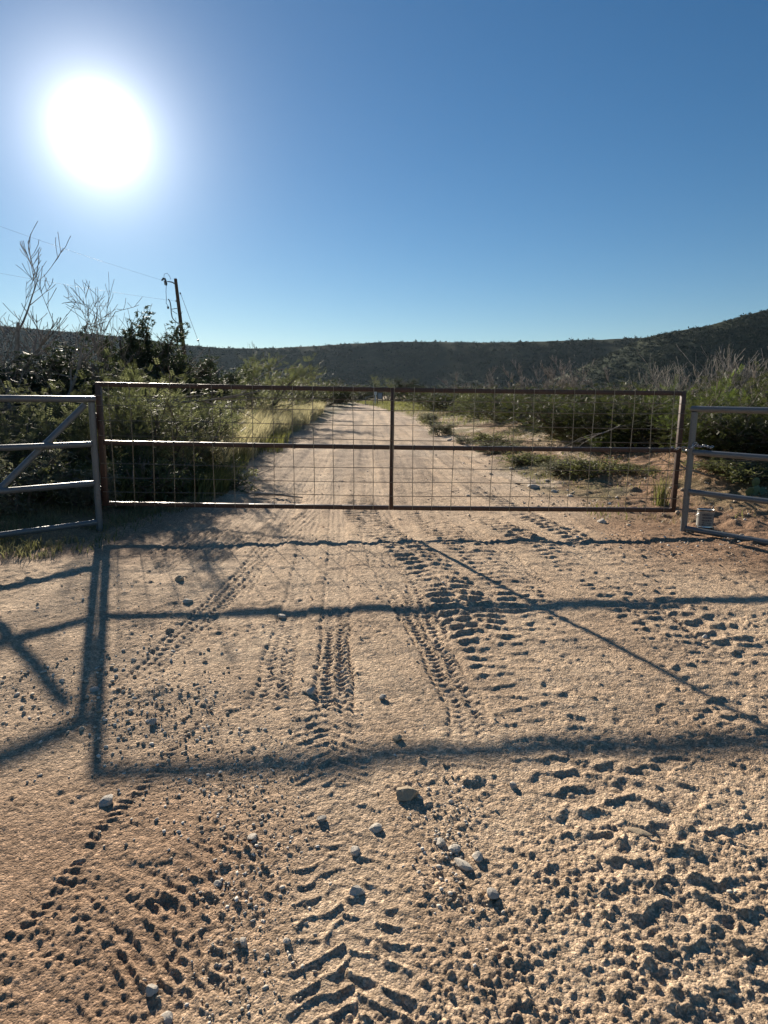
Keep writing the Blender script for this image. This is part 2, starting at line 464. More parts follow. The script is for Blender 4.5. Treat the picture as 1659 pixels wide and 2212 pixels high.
    h = h + off * (.030 * oct_(.35, 68) + .022 * oct_(.16, 69) + .03 * np.maximum(oct_(.22, 70) - .2, 0))
    # far road washboard streaks
    h = h + .018 * oct_(.45, 71, 2.0) * sstep(8, 12, y) * (1 - off)
    return h, packed

def ground_h(x, y):
    x = np.atleast_1d(np.asarray(x, float)); y = np.atleast_1d(np.asarray(y, float))
    return base_h(x, y) + ground_detail(x, y, np.full_like(x, .006))[0]
def gz(x, y): return float(base_h(np.array([float(x)]), np.array([float(y)]))[0])
def gzd(x, y): return float(ground_h(x, y)[0])

ys = list(np.linspace(-40, 0.4, 16)) + [0.6, 0.8]
y = 0.95
while y < 20: ys.append(y); y *= 1.0038
while y < 90: ys.append(y); y *= 1.012
while y < 1750: ys.append(y); y *= 1.035
ys = np.array(ys)
cf = np.linspace(-1, 1, 720)
gext = 1 + 1.5 * np.cumsum(np.geomspace(.0006, .35, 40)) / np.sum(np.geomspace(.0006, .35, 40))
cols = np.concatenate((-gext[::-1], cf, gext))
wid = np.maximum(.64 * ys + .50, 1.0)
ac = np.abs(cols)[None, :]
GX = np.sign(cols)[None, :] * (np.minimum(ac, 1) * wid[:, None] + np.maximum(ac - 1, 0) * (22 + 1.2 * np.maximum(ys, 0))[:, None])
GY = np.repeat(ys[:, None], len(cols), 1)
sp = np.maximum(.0038 * np.maximum(GY, .8), (2.0 / 720) * wid[:, None]) * np.where(np.abs(cols)[None, :] > 1.001, 6.0, 1.0)
GZ = base_h(GX, GY)
dh, packed = ground_detail(GX, GY, sp)
vis = (GY > .5) & (GY < 120)
GZ = GZ + np.where(vis, dh, 0)
nr, nc = GX.shape
idx = np.arange(nr * nc).reshape(nr, nc)
quads = np.stack((idx[:-1, :-1], idx[:-1, 1:], idx[1:, 1:], idx[1:, :-1]), -1).reshape(-1, 4)
dr = np.abs(GX - road_c(GY))
n1 = perlin(GX / 1.7, GY / 2.2, 81); n2 = perlin(GX / .5, GY / .7, 82)
road_m = sstep(3.3, 2.5, dr + .5 * n1 + .7 * sstep(28, 60, GY)) * sstep(5, 9, GY) + (1 - sstep(5, 9, GY)) * sstep(3.6, 2.6, np.abs(GX) + .5 * n1)
red = sstep(1.9, 3.4, GX - .25 * (GY - 7) + .7 * n1) * sstep(4.2, 6, GY) * sstep(40, 14, GY)
red = np.maximum(red, .95 * sstep(-.15, -.75, GX + .25 * n2) * sstep(2.7, 1.9, GY + .3 * n1))
red = np.maximum(red, .9 * sstep(-1.5, -2.3, GX + .5 * n1 + .3 * n2) * sstep(4.9, 5.8, GY + .3 * n2) * sstep(10, 8, GY))
green = (1 - road_m) * sstep(-.25, .45, n1 + .5 * n2 + .25 * sstep(15, 60, GY)) * sstep(6.5, 9, GY)
green = np.maximum(green, .8 * sstep(-2.7, -3.6, GX + .4 * n1) * sstep(5.6, 6.8, GY))
pale = sstep(.12, .5, perlin(GX / .9, GY / 1.6, 83)) * sstep(1.3, 2.4, GX - road_c(GY)) * sstep(6.2, 3.9, GX - road_c(GY)) * sstep(8, 10, GY)
pale = np.maximum(pale, .6 * sstep(.2, .6, n1) * road_m * sstep(7, 10, GY) * sstep(24, 14, GY))

m, nt, out = new_mat('dirt')
fn = noise(nt, 2.2, 6, 0.6); fn2 = noise(nt, 28, 6, 0.65); fn3 = noise(nt, 190, 3, 0.75)
sand = ramp(nt, fn, [(0.3, (0.49, 0.353, 0.236)), (0.7, (0.61, 0.455, 0.310))])
sand = mixc(nt, mth(nt, 'MULTIPLY', ramp(nt, noise(nt, .9, 5, .6), [(.44, (0, 0, 0)), (.62, (1, 1, 1))]), .7), sand, (0.385, 0.270, 0.180))
sand = mixc(nt, mth(nt, 'MULTIPLY', attr(nt, 'packed'), 0.45), sand, (0.50, 0.385, 0.275))
sand = mixc(nt, mth(nt, 'MULTIPLY', attr(nt, 'beyond'), 0.75), sand, (0.30, 0.225, 0.165))
soil = ramp(nt, fn2, [(0.3, (0.21, 0.115, 0.066)), (0.7, (0.36, 0.222, 0.138))])
cover = ramp(nt, fn2, [(0.35, (0.17, 0.135, 0.075)), (0.65, (0.15, 0.155, 0.06))])
col = mixc(nt, attr(nt, 'road'), mixc(nt, .5, soil, (0.27, 0.2, 0.13)), sand)
col = mixc(nt, mth(nt, 'MULTIPLY', attr(nt, 'red'), 0.72), col, soil)
col = mixc(nt, mth(nt, 'MULTIPLY', attr(nt, 'green'), 0.75), col, cover)
col = mixc(nt, mth(nt, 'MULTIPLY', attr(nt, 'pale'), 0.8), col, (0.54, 0.43, 0.32))
col = mixc(nt, 0.5, col, ramp(nt, fn2, [(0.3, (0.36, 0.36, 0.36)), (0.7, (0.66, 0.66, 0.66))]), 'OVERLAY')
col = mixc(nt, 0.6, col, ramp(nt, fn3, [(0.32, (0.2, 0.2, 0.2)), (0.68, (0.78, 0.78, 0.78))]), 'OVERLAY')
def grains(scale, lo, hi):
    t = nt.nodes.new('ShaderNodeTexCoord')
    w = N(nt, 'ShaderNodeTexNoise', {'Scale': scale * .6, 'Detail': 2}); nt.links.new(t.outputs['Object'], w.inputs['Vector'])
    ad = nt.nodes.new('ShaderNodeVectorMath'); ad.operation = 'MULTIPLY_ADD'
    nt.links.new(w.outputs['Color'], ad.inputs[0]); ad.inputs[1].default_value = (.6 / scale,) * 3; nt.links.new(t.outputs['Object'], ad.inputs[2])
    v = N(nt, 'ShaderNodeTexVoronoi', {'Scale': scale, 'Randomness': 1.0}); nt.links.new(ad.outputs[0], v.inputs['Vector'])
    sep = nt.nodes.new('ShaderNodeSeparateColor'); nt.links.new(v.outputs['Color'], sep.inputs[0])
    return ramp(nt, sep.outputs[0], [(0.0, (lo,) * 3), (.7, (1.08,) * 3), (1.0, (hi,) * 3)]), v.outputs['Distance']
g1, d1 = grains(135, .68, 1.6)
g2, d2 = grains(48, .86, 1.26)
col = mixc(nt, .9, col, g1, 'MULTIPLY'); col = mixc(nt, .9, col, g2, 'MULTIPLY')
hgt = mth(nt, 'ADD', mth(nt, 'MULTIPLY', d1, -.55), mth(nt, 'MULTIPLY', d2, -.8))
hgt = mth(nt, 'ADD', hgt, mth(nt, 'MULTIPLY', noise(nt, 130, 5, 0.75), .8))
bmp = N(nt, 'ShaderNodeBump', {'Strength': 1.0, 'Distance': 0.009, 'Height': hgt})
p = N(nt, 'ShaderNodeBsdfPrincipled', {'Base Color': col, 'Roughness': 0.95, 'Specular IOR Level': 0.15, 'Normal': bmp.outputs[0]})
nt.links.new(p.outputs[0], out.inputs[0])
M['dirt'] = m
gme = mesh_np('ground', np.stack((GX, GY, GZ), -1).reshape(-1, 3), [quads], M['dirt'], True,
              dict(road=road_m, red=red, green=green, pale=pale, packed=packed * vis, beyond=sstep(6, 13, GY) * sstep(.35, -.25, n2 * .5 + .9 * perlin((GX - road_c(GY)) / .55, GY / 9.0, 85))))
tag(link('ground', gme), 'pale sandy dirt drive and road with tyre tracks running through the gate', kind='structure')
del dh

# ------------------------------------------------------------------ hills
def hill(name, label, px, yr_f, foot_f, seed, mat, back=900, rows=110, cols_n=260, gul=1.0):
    """a real ridge: skyline height at its own distance, slope down to its foot, top running back"""
    pu = np.array([p[0] for p in px], float); pv = np.array([p[1] for p in px], float)
    u = np.linspace(pu[0], pu[-1], cols_n)
    v = np.interp(u, pu, pv)
    k = np.ones(9) / 9
    v = np.convolve(np.pad(v, 4, 'edge'), k, 'valid')
    yr = np.array([yr_f(a) for a in u]); yf = np.array([foot_f(a) for a in u])
    rp = np.array([at(a, b, c) for a, b, c in zip(u, v, yr)])
    az = np.array([ray(a, 861) for a in u]); az = az[:, :2] / az[:, 1:2]
    V, T = [], []
    ts = np.concatenate((np.linspace(0, 1, rows), 1 + np.geomspace(.02, 1.0, 14)))
    for t in ts:
        if t <= 1:
            yy = yf + (yr - yf) * t
            z0 = 1.2
            prof = .55 * t + .45 * (.5 * np.power(t, 1.7) + .5 * sstep(.2, .95, t))
            z = z0 + (rp[:, 2] - z0) * prof
        else:
            yy = yr + back * (t - 1); z = rp[:, 2] - 3.0 * (t - 1) - 25 * (t - 1) ** 2
        x = az[:, 0] * yy + (rp[:, 0] - az[:, 0] * yr) * min(t, 1)
        V.append(np.stack((x, yy, z), -1)); T.append(np.full(len(u), min(t, 1)))
    V = np.array(V); T = np.array(T)
    n_ = perlin(V[..., 0] / 70, V[..., 1] / 160, seed) + .5 * perlin(V[..., 0] / 28, V[..., 1] / 60, seed + 1)
    env = np.clip(T * 3, 0, 1) * np.clip((1 - T) * 3.0, 0, 1)
    V[..., 2] += n_ * 5.0 * gul * env
    V[..., 1] += n_ * 14 * gul * env
    V[..., 2] += .9 * perlin(V[..., 0] / 9, V[..., 1] / 9, seed + 2) * (.35 + .65 * env)
    V[..., 2] = np.where(T <= 0.001, -1.0, V[..., 2])
    a, b = V.shape[:2]
    ix = np.arange(a * b).reshape(a, b)
    q = np.stack((ix[:-1, :-1], ix[:-1, 1:], ix[1:, 1:], ix[1:, :-1]), -1).reshape(-1, 4)
    me = mesh_np(name, V.reshape(-1, 3), [q], mat, True)
    tag(link(name, me), label, kind='structure')
    return V, T
m, nt, out = new_mat('hillside')
f1 = noise(nt, .045, 6, .65); f2 = noise(nt, .5, 5, .7)
c1 = ramp(nt, f1, [(0.35, (0.026, 0.040, 0.026)), (0.72, (0.078, 0.085, 0.052))])
c1 = mixc(nt, .55, c1, ramp(nt, f2, [(0.3, (0.25, 0.27, 0.22)), (0.7, (0.62, 0.60, 0.55))]), 'OVERLAY')
p = N(nt, 'ShaderNodeBsdfPrincipled', {'Base Color': c1, 'Roughness': 1.0, 'Specular IOR Level': 0.05})
nt.links.new(p.outputs[0], out.inputs[0]); M['hillside'] = m
MESA = [(-1400, 690), (-700, 670), (-250, 688), (0, 702), (100, 714), (200, 720), (430, 750), (520, 754), (600, 752), (740, 744), (800, 740),
        (880, 737), (1000, 740), (1100, 740), (1200, 736), (1300, 734), (1500, 724), (1800, 700), (2400, 690), (3200, 680)]
SPUR = [(1090, 846), (1150, 836), (1230, 806), (1320, 764), (1400, 726), (1460, 716), (1500, 709), (1560, 697), (1620, 677), (1659, 669), (1760, 650), (1950, 640), (2300, 655), (3000, 660)]
V1, T1 = hill('mesa_hill', 'long dark scrub covered mesa ridge across the horizon', MESA,
              lambda u: 640 + 60 * math.sin(u / 310.0) - .05 * max(u - 900, 0), lambda u: 500 + 60 * math.sin(u / 310.0) - .05 * max(u - 900, 0) + 14 * math.sin(u / 60.0), 11, M['hillside'])
V2, T2 = hill('spur_hill', 'nearer olive scrub covered hill rising at the right edge', SPUR,
              lambda u: 400 - .03 * (u - 1090), lambda u: 290 - .03 * (u - 1090) + 8 * math.sin(u / 50.0), 21, M['hillside'], back=500, gul=.6)

# scrub on the hills: thousands of low junipers, one mass
def blob_batch(pts, size, sub_rng, k=14):
    """ragged little bushes: loose leafy facets filling a dome, one vertex/face array"""
    n = len(pts)
    d = sub_rng.normal(size=(n, k, 3)); d /= np.linalg.norm(d, axis=-1, keepdims=True)
    c = d * sub_rng.uniform(.25, .95, (n, k, 1)) * np.array([1, 1, .8])
    c[..., 2] = np.abs(c[..., 2]) * 1.1 - .1
    tri = c[:, :, None, :] + sub_rng.normal(size=(n, k, 3, 3)) * .27
    v = tri * size[:, None, None, None] + pts[:, None, None, :]
    f = np.arange(n * k * 3).reshape(-1, 3)
    shade = np.repeat(np.clip(np.repeat(sub_rng.uniform(0, 1, n), k) + sub_rng.normal(0, .2, n * k), 0, 1), 3)
    return v.reshape(-1, 3), f, shade
def scatter_grid(V, T, n, sub_rng, tmin=.02, tmax=1.0, seed=5, thr=-.45):
    a, b = V.shape[:2]
    top = 109
    i = sub_rng.uniform(0, top + 6, n * 3); j = sub_rng.uniform(0, b - 1.001, n * 3)
    i0, j0 = i.astype(int), j.astype(int); fi, fj = (i - i0)[:, None], (j - j0)[:, None]
    P = V[i0, j0] * (1 - fi) * (1 - fj) + V[i0 + 1, j0] * fi * (1 - fj) + V[i0, j0 + 1] * (1 - fi) * fj + V[i0 + 1, j0 + 1] * fi * fj
    keep = perlin(P[:, 0] / 34, P[:, 1] / 60, seed) + .6 * perlin(P[:, 0] / 11, P[:, 1] / 20, seed + 1) > thr
    # keep to what can be seen of the hill: about the width of the picture and a good margin
    keep &= (np.abs(P[:, 0] / np.maximum(P[:, 1], 1)) < .85)
    return P[keep][:n]
M['scrub'] = leaf_mat('hill_scrub_leaf', (0.020, 0.036, 0.026), (0.075, 0.088, 0.055), (0.03, 0.04, 0.02), 0.05, 1.0)
r2 = np.random.default_rng(3)
for nm, lab, V_, T_, n_, s0, s1, th_ in (('mesa_scrub', 'dark juniper scrub covering the far mesa slope', V1, T1, 15000, .9, 2.5, -.5),
                              ('spur_scrub', 'olive juniper scrub covering the nearer right hill', V2, T2, 9000, .6, 1.7, -.9)):
    P = scatter_grid(V_, T_, n_, r2, thr=th_)
    sz = r2.uniform(s0, s1, len(P)) * np.where(r2.random(len(P)) < .12, 1.35, 1.0)
    v, f, sh = blob_batch(P, sz, r2)
    tag(link(nm, mesh_np(nm, v, [f], M['scrub'], False, dict(shade=sh))), lab, 'scrub', kind='stuff')

# ------------------------------------------------------------------ gate, fences, chain, can
def metal_mat(name, base, rust, amount, rough, metal):
    m, nt, out = new_mat(name)
    f = noise(nt, 9, 7, .7); f2 = noise(nt, 60, 5, .6)
    k = ramp(nt, f, [(max(amount - .12, 0), (0, 0, 0)), (amount + .12, (1, 1, 1))])
    col = mixc(nt, k, base, ramp(nt, f2, [(.3, [c * .55 for c in rust]), (.7, rust)]))
    col = mixc(nt, .35, col, ramp(nt, f2, [(.3, (.35, .35, .35)), (.7, (.65, .65, .65))]), 'OVERLAY')
    rr = mth(nt, 'ADD', mth(nt, 'MULTIPLY', f2, .3), rough - .15)
    b = N(nt, 'ShaderNodeBump', {'Strength': .25, 'Distance': .002, 'Height': f2})
    p = N(nt, 'ShaderNodeBsdfPrincipled', {'Base Color': col, 'Roughness': rr, 'Metallic': metal, 'Normal': b.outputs[0]})
    nt.links.new(p.outputs[0], out.inputs[0])
    return m
M['rust'] = metal_mat('rusty_steel', (.036, .018, .014), (.080, .036, .025), .5, .42, .2)
M['wire'] = metal_mat('galvanised_wire', (.24, .215, .17), (.16, .11, .075), .6, .42, .6)
M['greypaint'] = metal_mat('grey_primer', (.135, .148, .158), (.18, .175, .165), .60, .36, .15)
M['chain'] = metal_mat('chain_steel', (.42, .43, .45), (.25, .24, .23), .6, .28, .95)
M['darksteel'] = metal_mat('dark_steel', (.045, .045, .045), (.09, .06, .045), .6, .5, .5)

GL, GR = Vector((-2.916, 6.60, 0)), Vector((3.082, 6.73, 0))
gdir = (GR - GL).normalized(); gn = Vector((gdir.y, -gdir.x, 0))       # gn points to the camera
def gp(x, z, off=0.0):
    t = (x - GL.x) / (GR.x - GL.x)
    p = GL.lerp(GR, t) + gn * off
    p.z = z
    return p
ZT, ZM, ZB = 1.525, .937, .300
def sag(x): return -.010 * math.sin(math.pi * (x - GL.x) / (GR.x - GL.x)) - .012 * (x - GL.x) / 6
gate = thing('ranch_gate', (GL.x, GL.y, gz(GL.x, GL.y)), 'long rusty steel farm gate with wire mesh closing the dirt road', 'gate')
def gbuild(mb, name, mat, smooth=True):
    o = mb.build(name, mat, gate, smooth)
    for v in o.data.vertices: v.co -= gate.location
    return o
for nm, z in (('top_rail', ZT), ('middle_rail', ZM), ('bottom_rail', ZB)):
    for xa, xb in ((GL.x + .026, .073 - .022), (.073 + .022, GR.x - .024)):
        mb = MB(); n = 6
        pts = [gp(xa + (xb - xa) * i / n, z + sag(xa + (xb - xa) * i / n)) for i in range(n + 1)]
        for i in range(n): mb.beam(pts[i], pts[i + 1], .045, .045, .004)
        gbuild(mb, nm, M['rust'])
for x, w in ((GL.x, .052), (.073, .040), (GR.x, .046)):
    mb = MB().beam(gp(x, ZB - .022 + sag(x)), gp(x, ZT + .022 + sag(x)), w, w, .004)
    gbuild(mb, 'gate_post' if x != .073 else 'centre_upright', M['rust'])
rg = random.Random(4)
for k in range(-14, 15):
    x = .087 + .2065 * k
    if x < GL.x + .05 or x > GR.x - .03: continue
    top = gp(x, ZT + .02, .026); bot = gp(x, ZB - .03, .026)
    pts = []
    ph = rg.uniform(0, 6)
    for i in range(7):
        t = i / 6
        q = bot.lerp(top, t); q.x += .007 * math.sin(ph + t * 5) * rg.uniform(.4, 1.3); q.y += .004 * math.cos(ph * 2 + t * 6)
        pts.append(q)
    gbuild(MB().tube(pts, .0036, 5), 'mesh_wire', M['wire'])
for fz in (.088, .173, .295, .417, .655, .775, .892):
    z = ZT - (ZT - ZB) * fz
    pts = [gp(x, z + sag(x) + .004 * math.sin(x * 2.1 + fz * 40), .032 + .003 * math.sin(x * 3)) for x in np.linspace(GL.x - .01, GR.x + .045, 25)]
    gbuild(MB().tube(pts, .0036, 5), 'mesh_wire', M['wire'])
# clips that tie the mesh to the middle rail
for k in range(-13, 14, 2):
    x = .087 + .2065 * k
    gbuild(MB().box((-.006, -.030, -.026), (.006, .0285, .026), Matrix.Translation(gp(x + .012, ZM + sag(x), .0)), .002), 'wire_clip', M['darksteel'])
# hinges on the left
for z in (1.16, .41):
    c = gp(GL.x - .050, z)
    mb = MB().tube([c + Vector((0, 0, -.075)), c + Vector((0, 0, .075))], .013, 10)
    mb.beam(c + Vector((.0, 0, .03)), c + Vector((.028, 0, .03)), .03, .016, .002)
    mb.beam(c + Vector((-.035, -.01, -.03)), c + Vector((0, 0, -.03)), .03, .016, .002)
    gbuild(mb, 'hinge', M['darksteel'])

def pipe_fence(name, label, post, direction, zs, length, brace, postw=.032):
    root = thing(name, post, label, 'fence')
    d = Vector((direction[0], direction[1], 0)).normalized()
    def fb(mb, nm):
        o = mb.build(nm, M['greypaint'], root)
        return o
    zt = zs[0]
    fb(MB().tube([(0, 0, -.25), (0, 0, zt - .031)], postw, 16), 'post')
    q = d * length
    g2 = gz(post[0] + q.x, post[1] + q.y) - post[2]
    fb(MB().tube([(q.x, q.y, g2 - .25), (q.x, q.y, zt - .031)], postw, 16), 'post')
    ends = []
    for i, z in enumerate(zs):
        a = d * (-.034 if i == 0 else .030)
        b = d * (length + (.034 if i == 0 else -.030))
        fb(MB().tube([Vector((a.x, a.y, z)), Vector((b.x, b.y, z))], .031 if i == 0 else .029, 16), 'rail')
    if brace:
        n = Vector((-d.y, d.x, 0)) * -.0
        a = d * .045 + Vector((0, 0, zt - .06)) ; b = d * (1.30) + Vector((0, 0, zs[-1] + .03))
        off = Vector((d.y, -d.x, 0)) * (.058 if d.x < 0 else -.058)
        off = off if (off.y > 0) else -off
        fb(MB().tube([a + off, b + off], .030, 14), 'brace')
    return root
lp = Vector((-2.965, 6.53, 0)); lp.z = gz(lp.x, lp.y)
rp_ = Vector((3.165, 6.62, 0)); rp_.z = gz(rp_.x, rp_.y)
pipe_fence('pipe_fence', 'grey painted pipe fence with a diagonal brace left of the gate', lp, (-.68, -.73), [z - lp.z for z in (1.375, .925, .525, .115)], 2.6, True)
pipe_fence('pipe_fence', 'grey painted pipe fence without a brace right of the gate', rp_, (.60, -.80), [z - rp_.z for z in (1.355, .915, .505, .115)], 2.4, False)

# chain that holds the gate to the right fence post
ch = thing('gate_chain', (GR.x, GR.y, ZM), 'shiny steel chain looped round gate and right fence post', 'chain')
bm = bmesh.new()
lk = MB()
ring = []
for i in range(16):
    t = 2 * math.pi * i / 16
    ring.append(Vector((.010 * math.cos(t), (.011 if math.sin(t) > 0 else -.011) + .010 * math.sin(t), 0)))
ring.append(ring[0].copy())
lk.tube(ring, .0042, 6, caps=False)
link_me = None
path = []
a0 = Vector((GR.x, GR.y, ZM)); b0 = Vector((rp_.x, rp_.y, ZM))
mid = (a0 + b0) / 2; ax = (b0 - a0).normalized(); pr = Vector((ax.y, -ax.x, 0)); L = (b0 - a0).length / 2
tot = 30
for i in range(tot + 1):
    t = 2 * math.pi * i / tot
    ex, ey = math.cos(t), math.sin(t)
    sx = math.copysign(abs(ex) ** .6, ex) * (L + .056); sy = math.copysign(abs(ey) ** .6, ey) * .052
    zz = .035 + .030 * ex - .035 * (1 - abs(ex)) + (.02 * math.sin(5 * t))
    path.append(mid + ax * sx + pr * sy + Vector((0, 0, zz)))
# a bunch of slack links resting on the rail
end = path[0]
for i in range(11):
    path.append(Vector((rp_.x + .03 + .020 * i * .8, rp_.y - .012 * i - .035 * math.sin(i * 1.1), ZM + .033 + .020 * math.sin(i * .9) ** 2)))
acc = 0; cur = path[0]; cnt = 0; spacing = .030
dense = []
for a, b in zip(path[:-1], path[1:]):
    n = max(1, int((b - a).length / .003))
    dense += [a.lerp(b, i / n) for i in range(n)]
last = dense[0]; 
for q in dense[1:]:
    if (q - last).length >= spacing:
        dvec = (q - last).normalized()
        if link_me is None:
            o = lk.build('chain_link', M['chain'], ch); link_me = o.data
        else:
            o = link('chain_link', link_me, ch)
        mrot = dvec.to_track_quat('Y', 'Z').to_matrix().to_4x4() @ Matrix.Rotation(R(90) * (cnt % 2) + .4, 4, 'Y')
        o.matrix_local = Matrix.Translation((q + last) / 2 - ch.location) @ mrot
        last = q; cnt += 1

# paint can behind the right fence
def pt_on(u, v, z):
    d = ray(u, v); t = (z - CAM_Z) / d.z
    return d * t + Vector((0, 0, CAM_Z))
cp = pt_on(1524, 1112, .05 + .190); cp.z = gzd(cp.x, cp.y) - .004
can = thing('paint_can', cp, 'silver paint can with a printed label behind the right fence', 'can', rz=.35)
M['tin'] = metal_mat('tin', (.55, .55, .54), (.40, .39, .37), .6, .3, .9)
M['canlabel'] = simple_mat('can_label', (.22, .215, .195), (.30, .29, .265), 20, .7)
M['print'] = simple_mat('can_print', (.035, .035, .05), (.07, .065, .08), 30, .7)
M['black'] = simple_mat('black_plastic', (.012, .012, .012), (.03, .03, .03), 20, .5)
MB().lathe([(0, .0), (.082, 0), (.084, .004), (.0825, .008), (.0825, .178), (.085, .183), (.085, .187), (.078, .188), (.074, .182)], 32).build('can_body', M['tin'], can)
MB().lathe([(.0832, .016), (.0832, .168)], 32).build('can_label', M['canlabel'], can)
MB().lathe([(.0852, .1795), (.0872, .183), (.0872, .1885), (.0852, .1915)], 32).build('rim', M['black'], can)
MB().lathe([(.0745, .185), (.070, .1855), (.068, .183), (0, .184)], 32).build('lid', M['tin'], can)
def patch(a0, a1, z0, z1, nm='printed_line', r=.0836):
    mb = MB(); n = max(2, int((a1 - a0) / .12))
    for i in range(n + 1):
        a = a0 + (a1 - a0) * i / n
        for z in (z0, z1): mb.v.append(Vector((r * math.cos(a), r * math.sin(a), z)))
    for i in range(n): mb.f.append((2 * i, 2 * i + 2, 2 * i + 3, 2 * i + 1))
    return mb.build(nm, M['print'], can)
rl = random.Random(9)
# rows of dark printing on the side towards the camera (too small in the photo to read)
for z0, z1 in ((.128, .150), (.098, .119), (.070, .088), (.048, .060), (.026, .040)):
    a = -2.75
    while a < -1.55:
        w = rl.uniform(.05, .17); patch(a, min(a + w, -1.5), z0, z1 - rl.uniform(0, .006)); a += w + rl.uniform(.03, .06)
for a in (-1.35, -1.2, -1.05, -.55): patch(a, a + .05, .03, .15)
for s in (-1, 1):
    MB().lathe([(0, .006), (.008, .005), (.010, 0)], 10, Matrix.Rotation(R(90) * s, 4, 'Y') ).build('handle_ear', M['tin'], can).location = (.083 * s, 0, .15)
pts = [(.092 * math.cos(t), -.012 - .09 * math.sin(t), .150 - .075 * math.sin(t)) for t in np.linspace(0, math.pi, 15)]
pts = [(p[0], -abs(p[1]) if False else p[1] * -1 * .2 + .09 * 0, p[2]) for p in pts]
MB().tube([(.092 * math.cos(t), .03 * math.sin(t) + .082 * math.sin(t), .150 - .07 * math.sin(t)) for t in np.linspace(0, math.pi, 15)], .002, 5).build('wire_handle', M['tin'], can)
br = thing('stir_stick', cp + Vector((.050, -.030, .186)), 'short dark stick standing on the paint can lid', 'stick')
MB().beam((0, 0, 0), (.022, .012, .048), .012, .007, .002).build('stick', M['black'], br)

# ------------------------------------------------------------------ stones
def stone_mesh(name, seed, mat, sub=2, flat=.7, elong=1.0):
    rr = np.random.default_rng(seed)
    bm = bmesh.new(); bmesh.ops.create_icosphere(bm, subdivisions=sub, radius=1.0)
    pl = [(Vector(rr.normal(size=3)).normalized(), rr.uniform(.50, .90)) for _ in range(11)]
    for v in bm.verts:
        c = v.co.copy()
        for n, dd in pl:
            e = c.dot(n) - dd
            if e > 0: c -= n * e
        c += Vector(rr.normal(size=3)) * .025
        v.co = Vector((c.x * elong, c.y, c.z * flat))
    me = bpy.data.meshes.new(name); bm.to_mesh(me); bm.free()
    me.materials.append(mat)
    return me
M['stone'] = simple_mat('pale_stone', (.47, .41, .33), (.68, .61, .52), 18, .9, bump=.5, bscale=45)
M['tanstone'] = simple_mat('tan_stone', (.36, .27, .175), (.52, .41, .28), 14, .9, bump=.5, bscale=45)
M['greystone'] = simple_mat('grey_stone', (.37, .33, .285), (.55, .50, .43), 14, .9, bump=.5, bscale=45)
STONES = [
    (880, 1718, .055, 'tanstone', 1.15, 'large rounded tan stone below the top rail shadow, biggest in the foreground'),
    (999, 1866, .026, 'stone', 1.9, 'long pale slab of stone lying right of the pebble trail'),
    (1030, 1851, .026, 'stone', 1.3, 'upright pale chip of stone beside the long pale slab'),
    (952, 1821, .024, 'stone', 1.1, 'round whitish stone at the top of the pebble trail'),
    (983, 1832, .026, 'stone', 1.2, 'pale stone between the round whitish stone and the long slab'),
    (811, 1784, .027, 'stone', 1.3, 'flattish pale stone left below the large tan stone'),
    (692, 1766, .026, 'greystone', 1.1, 'dark grey angular stone standing alone left of the large tan stone'),
    (672, 1496, .030, 'stone', 1.25, 'bright whitish stone alone between the middle and top rail shadows'),
    (857, 1598, .030, 'tanstone', 1.1, 'tan stone touching the upper edge of the top rail shadow'),
    (826, 1507, .026, 'greystone', 1.1, 'small grey stone right of the bright whitish stone'),
    (768, 1835, .022, 'stone', 1.2, 'pale stone on the chevron tread print'),
    (771, 1925, .028, 'stone', 1.2, 'whitish stone in the bottom centre with a sharp shadow'),
    (1062, 1938, .026, 'greystone', 1.1, 'round grey stone at the lower end of the pebble trail'),
    (327, 2136, .020, 'stone', 1.1, 'white stone at the rim of a deep dent, lower left'),
    (362, 2194, .022, 'stone', 1.3, 'pale stone cut by the bottom edge, lower left'),
    (526, 2036, .017, 'stone', 1.1, 'small whitish stone among the pebbles, lower left of centre'),
    (231, 1730, .035, 'greystone', 1.1, 'grey block of stone at the tip of the gate post shadow'),
    (740, 1448, .025, 'greystone', 1.2, 'grey stone left of the lug tracks near a smaller pebble'),
    (386, 1254, .045, 'tanstone', 1.5, 'flat tan stone in the tree shadow beyond the middle rail shadow'),
    (405, 1298, .040, 'stone', 1.2, 'pale stone just below the tree shadow on the left'),
    (609, 1330, .035, 'stone', 1.4, 'flat pale stone below the middle rail shadow'),
    (1300, 1126, .060, 'stone', 1.3, 'pale stone lying on the drive near the right end of the gate'),
    (1107, 1700, .022, 'greystone', 1.0, 'small dark pebble at the edge of the churned sand'),
    (1382, 1803, .022, 'tanstone', 2.6, 'long thin flat piece of pale stone in the churned sand'),
    (470, 1905, .018, 'greystone', 1.1, 'small grey stone among gravel left of the chevron print'),
    (620, 2035, .015, 'stone', 1.1, 'tiny white stone beside the chevron print'),
    (205, 1490, .030, 'greystone', 1.3, 'grey stone lying in the double post shadow'),
    (330, 1560, .026, 'greystone', 1.2, 'grey stone right of the double post shadow'),
    (545, 1810, .020, 'stone', 1.2, 'pale stone with a curled edge above the gravel band'),
]
for i, (u, v, r, mt, el, lab) in enumerate(STONES):
    q = pt_on(u, v, .0 if v > 1400 else .04)
    for _ in range(2): q = pt_on(u, v, gz(q.x, q.y))
    r *= .85
    me = stone_mesh('stone', 100 + i, M[mt], 3 if r > .03 else 2, .72 if el < 2 else .35, el)
    o = link('stone', me)
    o.location = (q.x, q.y, gzd(q.x, q.y) + r * (.20 if el < 2 else .10))
    o.scale = (r,) * 3
    o.rotation_euler = (random.Random(i).uniform(-.2, .2), random.Random(i + 50).uniform(-.2, .2), random.Random(i + 9).uniform(0, 3.1) if el < 1.8 else (-.9 if i == 1 else -.55))
    tag(o, lab, 'stone', 'loose stones on the drive')

